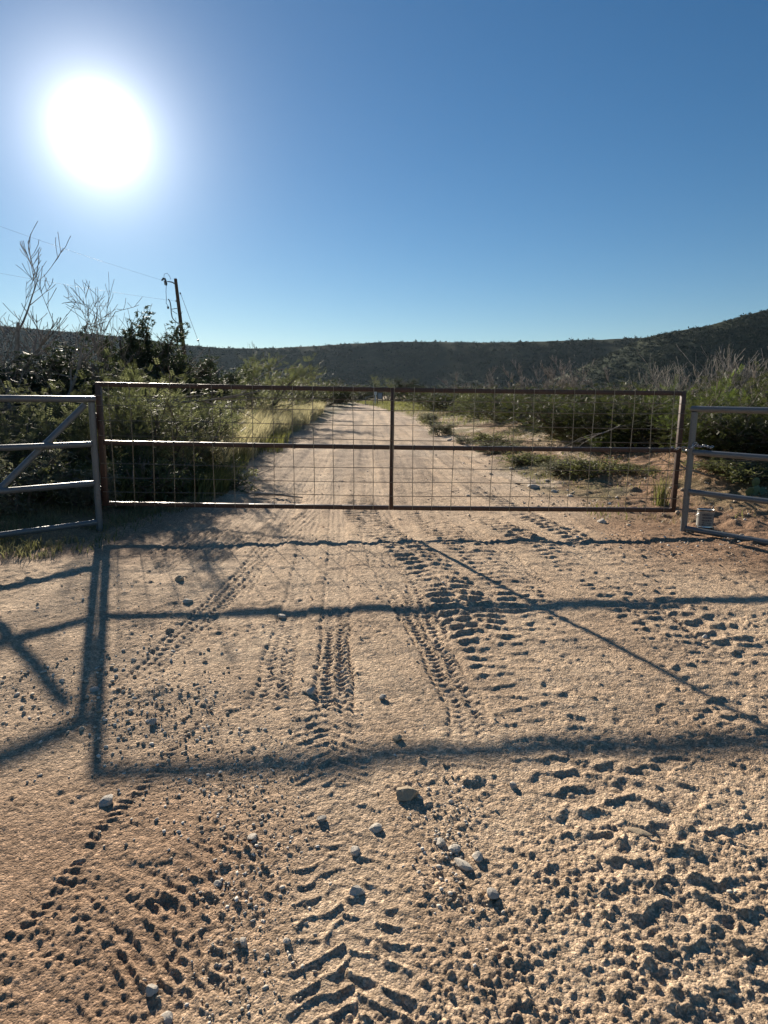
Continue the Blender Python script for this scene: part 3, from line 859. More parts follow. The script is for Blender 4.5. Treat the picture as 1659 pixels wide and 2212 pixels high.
# gravel: uncountable small pebbles
rp2 = np.random.default_rng(21)
bm = bmesh.new(); bmesh.ops.create_icosphere(bm, subdivisions=1, radius=1.0)
IV = np.array([v.co[:] for v in bm.verts]); IF = np.array([[v.index for v in f.verts] for f in bm.faces]); bm.free()
def gravel(P, size, flat=.7):
    n = len(P)
    jit = rp2.uniform(.55, 1.25, (n, len(IV), 1))
    v = IV[None] * jit * np.stack((rp2.uniform(.8, 1.4, n), rp2.uniform(.75, 1.0, n), rp2.uniform(.5, .8, n)), -1)[:, None, :]
    a = rp2.uniform(0, 6.28, n); c, s = np.cos(a)[:, None], np.sin(a)[:, None]
    v = np.stack((v[..., 0] * c - v[..., 1] * s, v[..., 0] * s + v[..., 1] * c, v[..., 2]), -1) * size[:, None, None]
    v = v + P[:, None, :]
    v[..., 2] += (size * .18)[:, None]
    f = IF[None] + (np.arange(n) * len(IV))[:, None, None]
    return v.reshape(-1, 3), f.reshape(-1, 3), np.repeat(rp2.random(n), len(IV))
GRAV = [  # centre x,y, sigma x,y, count, min/max radius
    (-1.05, 2.75, .22, .22, 420, .004, .015), (-1.55, 3.0, .35, .30, 420, .004, .018), (-.42, 1.85, .10, .30, 620, .0025, .011),
    (-.58, 2.2, .16, .14, 360, .003, .011), (.22, 2.02, .07, .16, 240, .003, .013), (.24, 1.75, .06, .16, 150, .003, .011),
    (-.33, 1.45, .08, .2, 260, .003, .010), (-.75, 2.45, .22, .2, 260, .003, .011), (-.3, 2.9, .7, .6, 110, .004, .012), (-1.0, 4.0, .8, .9, 200, .005, .015),
    (-.6, 5.3, 1.1, 1.2, 160, .006, .016), (.3, 2.2, .9, .7, 130, .003, .009), (2.9, 5.9, .5, .4, 260, .006, .022), (-1.9, 4.4, .5, .5, 160, .005, .016),
    (2.4, 4.8, .9, 1.0, 130, .006, .014), (3.2, 8.6, 1.0, 1.2, 420, .008, .030), (0, 9, 2.2, 3.0, 150, .008, .020), (3.6, 12.5, 1.0, 3.0, 420, .012, .045), (.9, 1.6, .5, .5, 60, .003, .008),
]
PX, PS = [], []
for cx_, cy_, sx_, sy_, n_, a_, b_ in GRAV:
    q = np.stack((rp2.normal(cx_, sx_, n_), rp2.normal(cy_, sy_, n_)), -1)
    PX.append(q); PS.append((a_ + (b_ - a_) * rp2.random(n_) ** 3.2) * .82)
PX = np.concatenate(PX); PS = np.concatenate(PS)
ok = PX[:, 1] > .9
PX, PS = PX[ok], PS[ok]
v, f, sh = gravel(np.column_stack((PX, ground_h(PX[:, 0], PX[:, 1]))), PS)
m, nt, out = new_mat('gravel')
c = ramp(nt, attr(nt, 'shade'), [(0, (.34, .26, .185)), (.55, (.50, .42, .32)), (1, (.68, .63, .56))])
p = N(nt, 'ShaderNodeBsdfPrincipled', {'Base Color': mixc(nt, .4, c, ramp(nt, noise(nt, 120, 3), [(.3, (.35,) * 3), (.7, (.65,) * 3)]), 'OVERLAY'), 'Roughness': .9, 'Specular IOR Level': .2})
nt.links.new(p.outputs[0], out.inputs[0]); M['gravel'] = m
tag(link('gravel', mesh_np('gravel', v, [f], M['gravel'], False, dict(shade=sh))), 'loose pebbles and gravel strewn over the sandy drive', 'gravel', kind='stuff')

# ------------------------------------------------------------------ haze
m, nt, out = new_mat('haze')
pv = N(nt, 'ShaderNodeVolumePrincipled', {'Color': (.62, .80, 1.0, 1), 'Density': .000045, 'Anisotropy': .35})
nt.links.new(pv.outputs[0], out.inputs['Volume'])
M['haze'] = m
o = MB().box((-4600, -60, -6), (4600, 1820, 130)).build('haze', m, None, False)
tag(o, 'thin pale blue haze in the air', 'haze', kind='stuff')

# ------------------------------------------------------------------ vegetation generators
def grow(rr, p, d, L, r, level, maxl, segs, tips, wig=.25, up=.15, kids=(3, 5), spread=.75, shrink=.62, rmin=.002, kidstart=.3):
    """one branch and, from it, its side branches; returns drawn tubes in segs, twig points in tips"""
    n = 5 if level < 2 else 4
    pts = [p.copy()]; rad = [r]; q = p.copy(); dd = d.normalized()
    for i in range(n):
        dd = (dd + Vector((rr.gauss(0, wig), rr.gauss(0, wig), rr.gauss(0, wig) + up * .5)) * .6).normalized()
        q = q + dd * (L / n)
        pts.append(q.copy()); rad.append(max(rmin, r * (1 - .72 * (i + 1) / n)))
    segs.append((pts, rad, level))
    if level >= maxl - 1:
        tips.extend([(a, (b - a).normalized()) for a, b in zip(pts[:-1], pts[1:])])
    if level < maxl:
        for _ in range(rr.randint(*kids)):
            t = rr.uniform(kidstart, 1.0); k = min(int(t * n), n - 1)
            a = pts[k].lerp(pts[k + 1], t * n - k)
            base = (pts[k + 1] - pts[k]).normalized()
            s = Vector((rr.gauss(0, 1), rr.gauss(0, 1), rr.gauss(0, .6) + up)).normalized()
            nd = (base * (1 - spread * .5) + s * spread).normalized()
            grow(rr, a, nd, L * shrink * rr.uniform(.7, 1.15), max(rmin, rad[k] * .6), level + 1, maxl, segs, tips, wig, up, kids, spread, shrink, rmin, kidstart)

def wood_mesh(name, segs, mat, minr=0.0):
    V, Fq = [], []; base = 0
    for pts, rad, lev in segs:
        n = 6 if lev == 0 else (4 if lev == 1 else 3)
        mb = MB().tube(pts, [max(a, minr) for a in rad], n, caps=False)
        V.append(np.array([v[:] for v in mb.v])); Fq.append(np.array(mb.f) + base); base += len(mb.v)
    return mesh_np(name, np.concatenate(V), [np.concatenate(Fq)], mat, True)

def spray_template(nl=6, length=.13, leaf=.038, width=.011, droop=.25):
    """feathery compound leaf: pairs of narrow leaflets along a drooping stalk"""
    v, f = [], []
    for i in range(nl):
        t = (i + .6) / nl; c = np.array([t * length, 0, -droop * length * t * t])
        for s in (-1, 1):
            tip = c + np.array([leaf * .45, s * leaf, leaf * .12]); mid = (c + tip) / 2
            w = np.array([width * .5, -s * width * .25, 0])
            b = len(v); v += [c, mid + w, tip, mid - w]; f.append((b, b + 1, b + 2, b + 3))
    return np.array(v), np.array(f)
def tuft_template(rr, n=9, length=.085, width=.018):
    v, f = [], []
    for i in range(n):
        d = rr.normal(size=3); d[2] = abs(d[2]) * .8 + .25; d /= np.linalg.norm(d)
        s = np.cross(d, rr.normal(size=3)); s /= np.linalg.norm(s)
        L = length * rr.uniform(.6, 1.2); o = rr.normal(size=3) * .018
        b = len(v); v += [o - s * width * .5, o + s * width * .5, o + d * L * .65 + s * width * .6, o + d * L]
        f.append((b, b + 1, b + 2, b + 3))
    return np.array(v), np.array(f)
def rot_rand(rr, dirs, jit):
    """orthonormal frames whose x axis follows dirs with jitter"""
    x = dirs + rr.normal(size=dirs.shape) * jit
    x /= np.linalg.norm(x, axis=1, keepdims=True)
    y = np.cross(x, rr.normal(size=x.shape) * .5 + np.array([0, 0, 1.0])); y /= np.linalg.norm(y, axis=1, keepdims=True)
    z = np.cross(x, y)
    return np.stack((x, y, z), -1)
def place_leaves(name, rr, P, D, tmpl, mat, smin=.7, smax=1.3, jit=.7):
    tv, tf = tmpl
    Rm = rot_rand(rr, D, jit)
    s = rr.uniform(smin, smax, len(P))
    v = np.einsum('nij,kj->nki', Rm, tv) * s[:, None, None] + P[:, None, :]
    f = tf[None] + (np.arange(len(P)) * len(tv))[:, None, None]
    clump = perlin(P[:, 0] * 2.2, P[:, 1] * 2.2 + P[:, 2] * 1.7, 9) * .45 + .5
    sh = np.clip(clump + rr.normal(0, .18, len(P)), 0, 1)
    return mesh_np(name, v.reshape(-1, 3), [f.reshape(-1, tf.shape[1])], mat, False, dict(shade=np.repeat(sh, len(tv))))
def tips_np(rr, tips, n, spread):
    P = np.array([t[0][:] for t in tips]); D = np.array([t[1][:] for t in tips])
    i = rr.integers(0, len(P), n)
    return P[i] + rr.normal(size=(n, 3)) * spread, D[i]

PROTO = {}
def shrub_proto(key, seed, leafmat, nleaf, tmpl, H=2.0, stems=6, lean=.7, kids=(3, 5), spread=.8, spr=.05, up=.25, minr=.004, jit=.7, levels=2, smin=.7, smax=1.3, skirt=0.0):
    rr = random.Random(seed); nr_ = np.random.default_rng(seed)
    segs, tips = [], []
    for i in range(stems):
        a = 6.283 * i / stems + rr.uniform(-.4, .4)
        d = Vector((math.cos(a) * lean, math.sin(a) * lean, rr.uniform(.6, 1.1)))
        grow(rr, Vector((math.cos(a) * .06, math.sin(a) * .06, -.05)), d, H * rr.uniform(.45, .7), .022 * H, 0, levels, segs, tips, .25, up, kids, spread, .62, minr)
    wood = wood_mesh('trunk', segs, M['bark'])
    P, D = tips_np(nr_, tips, nleaf, spr)
    if skirt:
        k = int(nleaf * skirt); a = nr_.uniform(0, 6.283, k); R0 = np.percentile(np.hypot(P[:, 0], P[:, 1]), 80)
        q = nr_.uniform(.35, 1.0, k) ** .6; zz = nr_.uniform(.02, .55, k) * H
        lump = 1 + .25 * np.sin(a * 3 + seed) + .15 * np.sin(a * 7 + seed * 2)
        P[:k] = np.stack((np.cos(a) * q * R0 * lump, np.sin(a) * q * R0 * lump, zz), -1)
        D[:k] = np.stack((np.cos(a), np.sin(a), a * 0 + .3), -1)
    P[:, 2] = np.maximum(P[:, 2], .03)
    lv = place_leaves('crown', nr_, P, D, tmpl, M[leafmat], smin, smax, jit)
    ext = np.array([v.co[:] for v in lv.vertices])
    PROTO[key] = (wood, lv, float(np.percentile(ext[:, 2], 99.5)), float(np.percentile(np.abs(ext[:, 0]), 98) + np.percentile(np.abs(ext[:, 1]), 98)))
    return key
nr0 = np.random.default_rng(1)
SPRAY = spray_template()
SPRAYB = spray_template(7, .17, .045, .013, .45)
OLV = spray_template(4, .09, .030, .014, .15)
TUFT = tuft_template(nr0)
FINE = tuft_template(nr0, 7, .06, .014)
for k in range(3): shrub_proto(f'mesq{k}', 20 + k, 'mesquite', 2000, SPRAY, 2.2, 6, .75, spr=.09, skirt=.08)
for k in range(2): shrub_proto(f'bright{k}', 30 + k, 'brightmesquite', 1300, SPRAYB, 2.0, 5, .8, spr=.06)
for k in range(4): shrub_proto(f'olive{k}', 40 + k, 'olive', 4000, OLV, 2.0, 8, .85, (4, 6), spr=.09, skirt=.3)
for k in range(2): shrub_proto(f'pale{k}', 46 + k, 'haze_olive', 2400, OLV, 2.0, 8, .8, (3, 5), spr=.08, skirt=.15)
for k in range(2): shrub_proto(f'grey{k}', 50 + k, 'greyscrub', 700, FINE, 1.0, 9, .8, spr=.07)
for k in range(2): shrub_proto(f'forb{k}', 54 + k, 'forbleaf', 420, FINE, .7, 10, .9, spr=.07)
def juniper_proto(key, seed, n=3000):
    rr = random.Random(seed); nr_ = np.random.default_rng(seed)
    segs, tips = [], []
    H = 3.2
    grow(rr, Vector((0, 0, -.1)), Vector((0, 0, 1)), H * .8, .11, 0, 2, segs, tips, .12, .3, (10, 13), .85, .50, .006, .12)
    for a in range(3):
        t = a * 2.1 + rr.uniform(0, 1)
        grow(rr, Vector((0, 0, .05)), Vector((math.cos(t) * .5, math.sin(t) * .5, 1)), H * .6, .08, 0, 2, segs, tips, .15, .3, (7, 9), .85, .5, .006, .15)
    wood = wood_mesh('trunk', segs, M['bark'])
    # foliage gathers in dense upright clumps at the branch ends
    P0 = np.array([t[0][:] for t in tips]); ci = nr_.integers(0, len(P0), 150)
    cc = P0[ci] + nr_.normal(size=(150, 3)) * .06
    i = nr_.integers(0, 150, n)
    P = cc[i] + nr_.normal(size=(n, 3)) * np.array([.09, .09, .14])
    D = np.tile(np.array([[0, 0, 1.0]]), (n, 1))
    P[:, 2] = np.maximum(P[:, 2], .1)
    tv, tf = TUFT
    lv = place_leaves('crown', nr_, P, nr_.normal(size=(n, 3)) * .4 + np.array([1., 0, 0]), (tv[:, [2, 1, 0]] * np.array([1, 1, -1]), tf), M['juniper'], .8, 1.4, .8)
    ext = np.array([v.co[:] for v in lv.vertices])
    PROTO[key] = (wood, lv, float(ext[:, 2].max()), float(np.percentile(np.abs(ext[:, 0]), 98) + np.percentile(np.abs(ext[:, 1]), 98)))
for k in range(2): juniper_proto(f'juniper{k}', 60 + k)
def dead_proto(key, seed, H, lean, stems, maxl, kids, mat, r0, spread=.6, shrink=.6, wig=.18, up=.35, rmin=.004, kidstart=.25):
    rr = random.Random(seed); segs, tips = [], []
    for i in range(stems):
        a = 6.283 * i / max(stems, 1) + rr.uniform(-.5, .5)
        d = Vector((math.cos(a) * lean, math.sin(a) * lean, 1))
        grow(rr, Vector((math.cos(a) * .04, math.sin(a) * .04, -.1)), d, H * rr.uniform(.6, .85), r0, 0, maxl, segs, tips, wig, up, kids, spread, shrink, rmin, kidstart)
    trunk = wood_mesh('trunk', [s for s in segs if s[2] <= 1], M[mat])
    tw = [s for s in segs if s[2] > 1]
    twigs = wood_mesh('twigs', tw, M[mat]) if tw else None
    z = max(p.z for s in segs for p in s[0])
    w = 2 * np.percentile([math.hypot(p.x, p.y) for s in segs for p in s[0]], 97)
    PROTO[key] = (trunk, twigs, z, float(w))
dead_proto('dead0', 71, 4.4, .10, 1, 3, (4, 6), 'deadwood', .10, .60, .55, .12, .40, .006, .35)
dead_proto('dead1', 72, 3.0, .55, 3, 3, (4, 6), 'deadwood', .070, .80, .58, .16, .15, .005, .15)
dead_proto('dead2', 73, 2.4, .25, 2, 3, (4, 6), 'deadwood', .035, .5, .55, .16, .45, .004)
dead_proto('brush0', 74, 2.2, .55, 13, 2, (3, 5), 'paledeadwood', .018, .5, .5, .20, .35, .005)
dead_proto('brush1', 75, 2.2, .65, 15, 2, (3, 5), 'paledeadwood', .017, .55, .5, .24, .25, .005)
dead_proto('sapling0', 76, 2.4, .18, 2, 3, (5, 7), 'deadwood', .030, .5, .5, .15, .45, .008)
NAMES = {'pale': ('scrub_bush', 'bush'), 'mesq': ('mesquite_bush', 'bush'), 'bright': ('mesquite_bush', 'bush'), 'olive': ('thicket_bush', 'bush'), 'grey': ('grey_shrub', 'shrub'),
         'forb': ('low_shrub', 'shrub'), 'juniper': ('juniper_tree', 'tree'), 'dead': ('dead_tree', 'tree'), 'brush': ('dead_brush', 'bush'), 'sapling': ('bare_sapling', 'tree')}
rpl = random.Random(77)
def plant(key, u, Y, vtop, width, label, group=None, rz=None):
    x = at(u, 861, Y).x; zb = gz(x, Y)
    h = at(u, vtop, Y).z - zb
    trunk, crown, ph, pw = PROTO[key]
    nm, cat = NAMES[key.rstrip('0123456789')]
    o = thing(nm, (x, Y, zb - .02), label, cat, group, rpl.uniform(0, 6.28) if rz is None else rz, (width / pw, width / pw, h / ph))
    link('trunk', trunk, o)
    if crown: link('twigs' if crown.name.startswith('twigs') else 'crown', crown, o)['kind'] = 'stuff'
    return o

# left of the road
plant('dead0', 12, 13.0, 452, 2.6, 'tall bare dead tree at the left edge, tallest of the dead trees', 'dead trees left of the gate', 1.0)
plant('dead1', 86, 12.4, 570, 3.1, 'spreading bare dead tree with wide branches right of the tallest one', 'dead trees left of the gate', 2.2)
plant('dead2', 238, 14.5, 652, 1.3, 'thin bare dead snag just left of the pair of junipers', 'dead trees left of the gate')
plant('dead1', -40, 10.5, 690, 3.0, 'low grey dead tree cut off by the left edge of the picture', 'dead trees left of the gate', 4.0)
plant('juniper0', 272, 17.0, 658, 1.9, 'dark juniper left of the power pole, left one of the pair', 'junipers by the power pole')
plant('juniper1', 348, 18.0, 668, 2.0, 'dark juniper left of the power pole, right one of the pair', 'junipers by the power pole')
plant('juniper1', 312, 15.5, 758, 3.0, 'broad low juniper in front of the juniper pair', 'junipers by the power pole')
plant('juniper0', 165, 14.0, 742, 2.2, 'dark juniper between the dead trees and the juniper pair', 'junipers by the power pole')
plant('juniper1', 20, 12.8, 735, 3.2, 'dark juniper behind the tallest dead tree', 'junipers on the left')
plant('juniper0', -70, 11.5, 745, 3.0, 'dark juniper cut off by the left edge of the picture', 'junipers on the left')
plant('pale1', 80, 10.6, 815, 2.8, 'dark bush behind the braced pipe fence', 'bushes left of the road')
plant('pale0', 150, 9.8, 850, 2.0, 'dark bush between the braced fence post and the gate hinge post', 'bushes left of the road')
plant('pale0', 0, 9.2, 860, 2.4, 'dark bush behind the pipe fence at the left edge', 'bushes left of the road')
plant('mesq0', 320, 10.6, 796, 2.6, 'feathery green mesquite behind the left end of the gate', 'mesquites left of the road')
plant('pale1', 345, 9.9, 828, 2.7, 'dense dark bush under the feathery mesquite behind the gate', 'bushes left of the road')
plant('mesq1', 238, 9.2, 836, 1.7, 'feathery mesquite right beside the gate hinge post', 'mesquites left of the road')
plant('mesq2', 398, 13.2, 796, 2.4, 'feathery mesquite below the power pole', 'mesquites left of the road')
plant('juniper1', 430, 21, 752, 2.2, 'small conical juniper right of the power pole', 'junipers by the power pole')
plant('juniper0', 468, 24, 766, 2.6, 'rounded juniper second to the right of the power pole', 'junipers by the power pole')
plant('pale0', 520, 24, 805, 4.0, 'grey green bush behind the golden grass, left one', 'bushes behind the golden grass')
plant('mesq1', 566, 29, 766, 4.2, 'tallest green bush behind the golden grass', 'bushes behind the golden grass')
plant('pale1', 612, 36, 806, 4.5, 'bush behind the golden grass, right of the tallest one', 'bushes behind the golden grass')
plant('mesq0', 655, 46, 812, 5.0, 'bush further right behind the golden grass, next to the road bend', 'bushes behind the golden grass')
FAR9 = ['sixth', 'seventh', 'eighth', 'ninth', 'fifth', 'fourth', 'third', 'second', 'first']
for i, (u, Y, vt, w, k) in enumerate([(700, 58, 822, 5.5, 'olive1'), (735, 70, 826, 6, 'juniper0'), (765, 84, 830, 6, 'olive3'), (790, 96, 832, 6, 'juniper1'), (690, 80, 818, 6, 'olive0'), (640, 64, 818, 6, 'olive3'), (590, 56, 820, 6, 'olive1'), (530, 46, 815, 5.5, 'olive0'), (480, 38, 812, 5, 'olive3')]):
    plant(k, u, Y, vt, w, f'{FAR9[i]} dark bush from the left in the far scrub left of the road end', 'far scrub left of the road end')
plant('forb0', 310, 8.7, 972, 1.5, 'tangled low shrub behind the left quarter of the gate', 'low shrubs by the gate')
plant('mesq2', 262, 8.2, 985, 1.0, 'small feathery shrub behind the gate by the lower hinge', 'low shrubs by the gate')
plant('forb1', 425, 9.7, 985, 1.4, 'low shrub at the left road edge below the golden grass', 'low shrubs by the gate')
plant('forb1', 120, 7.9, 985, 1.5, 'low shrub behind the braced pipe fence near its post', 'low shrubs by the gate')
plant('grey1', 30, 7.3, 965, 1.5, 'grey low shrub behind the braced pipe fence at the picture edge', 'low shrubs by the gate')
plant('grey0', 180, 7.6, 1010, .9, 'small grey shrub at the foot of the braced fence post', 'low shrubs by the gate')
# right of the road
plant('mesq2', 838, 82, 814, 4.2, 'khaki tree beside the white sign at the road end', 'trees at the road end')
plant('juniper1', 884, 76, 812, 4.6, 'dark tree right of the khaki tree at the road end', 'trees at the road end')
ROW = [('olive0', 935, 48, 838, 5.0), ('olive1', 985, 40, 836, 5.0), ('mesq1', 1035, 31, 838, 3.6), ('olive2', 1085, 25, 846, 3.6), ('olive3', 1150, 21, 848, 3.4),
       ('olive0', 1215, 16.2, 848, 3.0), ('olive1', 1285, 14.4, 846, 2.9), ('olive2', 1355, 13.2, 846, 2.8), ('olive3', 1430, 12.4, 844, 2.6), ('olive0', 1565, 10.6, 836, 2.3), ('olive1', 1645, 10.0, 828, 2.4), ('olive2', 1740, 9.8, 820, 2.6)]
ORD = ['first', 'second', 'third', 'fourth', 'fifth', 'sixth', 'seventh', 'eighth', 'ninth', 'tenth', 'eleventh', 'twelfth']
for (k, u, Y, vt, w), o_ in zip(ROW, ORD):
    plant(k, u, Y, vt, w, f'{o_} green bush from the road in the thicket row right of the road', 'thicket right of the road')
for o_, (k, u, Y, vt, w) in zip(['third', 'fourth', 'fifth', 'sixth', 'seventh', 'eighth', 'ninth', 'tenth', 'eleventh', 'first', 'second'], [('olive3', 1060, 42, 836, 6), ('olive1', 1130, 36, 838, 6), ('olive0', 1200, 31, 838, 5.5), ('olive2', 1270, 28, 838, 5), ('olive3', 1340, 25, 836, 5), ('olive1', 1420, 22, 826, 5), ('olive0', 1500, 20, 820, 4.5), ('olive2', 1590, 18, 812, 4.5), ('olive3', 1680, 16.5, 806, 4.5), ('olive0', 960, 62, 838, 7), ('olive2', 1020, 66, 836, 8)]):
    plant(k, u, Y, vt, w, f'{o_} bush from the road in the rear row behind the thicket', 'second row of the thicket')
plant('bright0', 1496, 13.4, 812, 2.4, 'bright yellow green mesquite above the right end of the gate', 'bright mesquites on the right')
plant('bright1', 1505, 10.2, 885, 1.3, 'bright green mesquite behind the right fence post', 'bright mesquites on the right')
plant('bright0', 1318, 12.6, 925, 1.0, 'small bright green mesquite low behind the gate, right half', 'bright mesquites on the right')
for o_, (k, u, Y, vt, w) in zip(['second', 'third', 'fourth', 'fifth', 'sixth', 'seventh', 'first'], [('brush0', 1452, 21, 752, 2.6), ('brush1', 1500, 19.5, 745, 2.6), ('brush0', 1548, 20, 738, 2.8), ('brush1', 1595, 18.5, 742, 2.8), ('brush0', 1640, 17.5, 718, 2.8), ('brush1', 1690, 17, 715, 2.8), ('brush1', 1415, 24, 775, 2.6)]):
    plant(k, u, Y, vt, w, f'{o_} clump from the left of leafless grey brush above the right thicket', 'dead brush at the right')
for o_, (k, u, Y, vt, w) in zip(['second', 'third', 'fourth', 'fifth', 'sixth', 'first', 'seventh'], [('sapling0', 1052, 44, 786, 2.2), ('sapling0', 1122, 40, 772, 2.2), ('dead2', 1168, 42, 780, 2.2), ('sapling0', 1212, 37, 764, 2.6), ('dead2', 1245, 36, 772, 2.2), ('sapling0', 985, 55, 800, 2.5), ('sapling0', 1310, 33, 788, 2.2)]):
    plant(k, u, Y, vt, w, f'{o_} bare dark sapling from the left sticking up behind the thicket row', 'bare saplings behind the thicket')
LOW = [('forb1', 1062, 17.5, 930, 1.0, 'yellowish low shrub on the right verge beyond the mid rail'), ('grey1', 1090, 15.5, 948, 1.3, 'grey low shrub on the verge in front of the yellowish one'),
       ('forb0', 1150, 13.0, 975, 1.1, 'low shrub at the verge just under the mid rail'), ('grey0', 1235, 11.2, 990, 1.0, 'grey green low shrub under the mid rail, right half'),
       ('forb1', 1300, 10.6, 985, 1.2, 'dark low shrub on the red berm behind the gate'), ('forb0', 1385, 10.2, 1000, .9, 'low shrub on the red berm near the gate end'),
       ('grey1', 955, 22, 905, 1.0, 'small grey shrub at the right road edge far behind the gate'), ('grey0', 925, 30, 890, 1.2, 'smallest grey shrub at the right road edge, farthest of them'),
       ('grey1', 1010, 18.5, 938, .8, 'grey shrub on the pale rocky road edge'), ('forb1', 1590, 9.0, 985, 1.2, 'low shrub in front of the thicket behind the right fence'), ('forb0', 1650, 8.6, 1000, 1.0, 'low shrub at the picture edge behind the right fence')]
for k, u, Y, vt, w, lab in LOW: plant(k, u, Y, vt, w, lab, 'low shrubs on the right verge')

# grasses: far too many blades to count
def blades(name, label, mat, P, hgt, wid, seed, lean=.35, wind=(.25, -.05), heads=0.0):
    rr = np.random.default_rng(seed)
    n = len(P); a = rr.uniform(0, 6.283, n); h = hgt * rr.uniform(.5, 1.15, n)
    ld = np.stack((np.cos(a), np.sin(a)), -1) * rr.uniform(.05, lean, n)[:, None] + np.array(wind)
    sd = np.stack((-np.sin(a + .6), np.cos(a + .6)), -1) * (wid * rr.uniform(.6, 1.2, n))[:, None]
    V = np.zeros((n, 5, 3))
    z0 = P[:, 2] - .01
    for j, (t, w) in enumerate(((0, 1), (0, -1), (.55, .8), (.55, -.8), (1, 0))):
        V[:, j, :2] = P[:, :2] + ld * (h * t ** 1.8)[:, None] + sd * (w * .5)
        V[:, j, 2] = z0 + h * t * (1 - .15 * t)
    b = (np.arange(n) * 5)[:, None]
    Q = b + np.array([[0, 1, 3, 2]]); T3 = b + np.array([[2, 3, 4]])
    sh = np.clip(perlin(P[:, 0] / 1.3, P[:, 1] / 1.3, 7) * .5 + .5 + rr.normal(0, .2, n), 0, 1)
    me = mesh_np(name, V.reshape(-1, 3), [Q, T3], mat, False, dict(shade=np.repeat(sh, 5)))
    return tag(link(name, me), label, 'grass', kind='stuff')
rgz = np.random.default_rng(5)
def scatter(n, ylo, yhi, rlo, rhi, thr=None, seed=0, lam=1.5, power=1.0):
    yy = ylo + (yhi - ylo) * rgz.random(n) ** power
    rr = rgz.uniform(rlo, rhi, n) + .35 * perlin(yy / 1.7, yy * 0 + .5, 90 + seed)
    xx = road_c(yy) + rr
    if thr is not None:
        k = perlin(xx / lam, yy / lam, 91 + seed) > thr
        xx, yy = xx[k], yy[k]
    return np.stack((xx, yy, base_h(xx, yy)), -1)
gp1 = scatter(42000, 9.4, 40, -7.0, -2.55, -.4, 1, power=1.2)
blades('golden_grass', 'tall golden sunlit grass along the left road edge', M['goldgrass'], gp1, .85, .017, 1, wind=(.26, -.05))
gp2 = np.concatenate((scatter(9000, 8.2, 20, -6.5, -2.3, -.1, 2), scatter(7000, 7.7, 10.5, -4.6, -2.15, -.2, 6), scatter(6000, 24, 70, -9, -2.7, -.1, 3), scatter(7000, 24, 80, 2.5, 8, -.05, 4), scatter(5000, 45, 78, 1.9, 6, -.3, 7)))
blades('green_grass', 'green grass mixed along both road verges', M['greengrass'], gp2, .42, .016, 2)
gx = rgz.uniform(-6.5, -2.3, 20000); gy = 5.4 + 4.1 * rgz.random(20000)
kk = (perlin(gx / .5, gy / .5, 95) > -.12) & (gx < -2.75 + .22 * (gy - 6.6) + .25 * perlin(gx / .4, gy / .4, 94))
gp3 = np.stack((gx, gy, base_h(gx, gy)), -1)[kk]
blades('weedy_grass', 'tangled weeds and grass under the braced pipe fence', M['weed'], gp3, .12, .009, 3, lean=1.3, wind=(.05, 0))
gx = rgz.uniform(2.6, 8.5, 16000); gy = 6.9 + 12 * rgz.random(16000)
kk = (perlin(gx / .6, gy / .8, 96) > .05) & (gx > 2.6 + .0 * gy)
gp4 = np.stack((gx, gy, base_h(gx, gy)), -1)[kk]
blades('straw_litter', 'dry straw and short weeds on the red soil at the right', M['straw'], gp4, .09, .010, 4, lean=1.6, wind=(0, 0))
gx = np.concatenate((rgz.uniform(2.4, 8.5, 9000), rgz.uniform(-4.4, -2.6, 1200))); gy = np.concatenate((7.2 + 15 * rgz.random(9000), 5.6 + 3.4 * rgz.random(1200)))
kk = (perlin(gx / 1.1, gy / 1.5, 97) > .18)
gp5 = np.stack((gx, gy, base_h(gx, gy)), -1)[kk]
blades('ground_weeds', 'low green weeds in patches on the right verge', M['greengrass'], gp5, .10, .012, 5, lean=1.0, wind=(0, 0))
cl = at(1436, 1000, 8.15)
gp6 = np.stack((rgz.normal(cl.x, .05, 90), rgz.normal(8.15, .05, 90), np.full(90, gz(cl.x, 8.15))), -1)
blades('grass_clump', 'upright clump of green grass near the right gate post', M['greengrass'], gp6, .46, .010, 6, lean=.3, wind=(0, 0))

# ------------------------------------------------------------------ power pole and lines
M['polewood'] = simple_mat('pole_wood', (.055, .035, .025), (.11, .07, .048), 6, .9, bump=.4, bscale=25)
M['ceramic'] = simple_mat('insulator', (.30, .31, .32), (.42, .42, .42), 10, .3)
PY = 57.0
ptop = at(379, 602, PY); pmid = at(397, 752, PY)
pd = (pmid - ptop).normalized()
pbase = ptop + pd * ((ptop.z - gz(pmid.x, PY) + .3) / -pd.z)
pole = thing('power_pole', (pbase.x, pbase.y, pbase.z), 'leaning wooden power pole with hardware above the left trees', 'pole')
def pb(mb, nm, mat):
    o = mb.build(nm, mat, pole)
    for v in o.data.vertices: v.co -= pole.location
    return o
def PT(u, v, dy=0.0): return at(u, v, PY + dy)
pb(MB().tube([pbase, pbase.lerp(ptop, .5), ptop], [.19, .165, .135], 12), 'pole', M['polewood'])
pb(MB().tube([PT(361, 608.3), PT(366, 608.6), PT(372, 609.6), PT(377, 612.5)], [.035, .05, .055, .06], 6), 'bracket_arm', M['darksteel'])
pb(MB().tube([PT(349, 606), PT(353.5, 601.6), PT(356, 602), PT(358.2, 607), PT(360, 613.5), PT(358.5, 617)], [.06, .09, .085, .075, .07, .05], 6), 'fuse_cutout', M['darksteel'])
pb(MB().tube([PT(355.2, 606.5), PT(357.4, 616)], .075, 8), 'insulator', M['ceramic'])
pb(MB().tube([PT(359.2, 617), PT(358.6, 630), PT(359.4, 645), PT(359, 655), PT(363, 661)], .022, 5), 'jumper_wire', M['black'])
pb(MB().tube([PT(354, 602), PT(354.6, 592), PT(361, 590), PT(366, 596), PT(369, 603.5)], .018, 5), 'jumper_wire', M['black'])
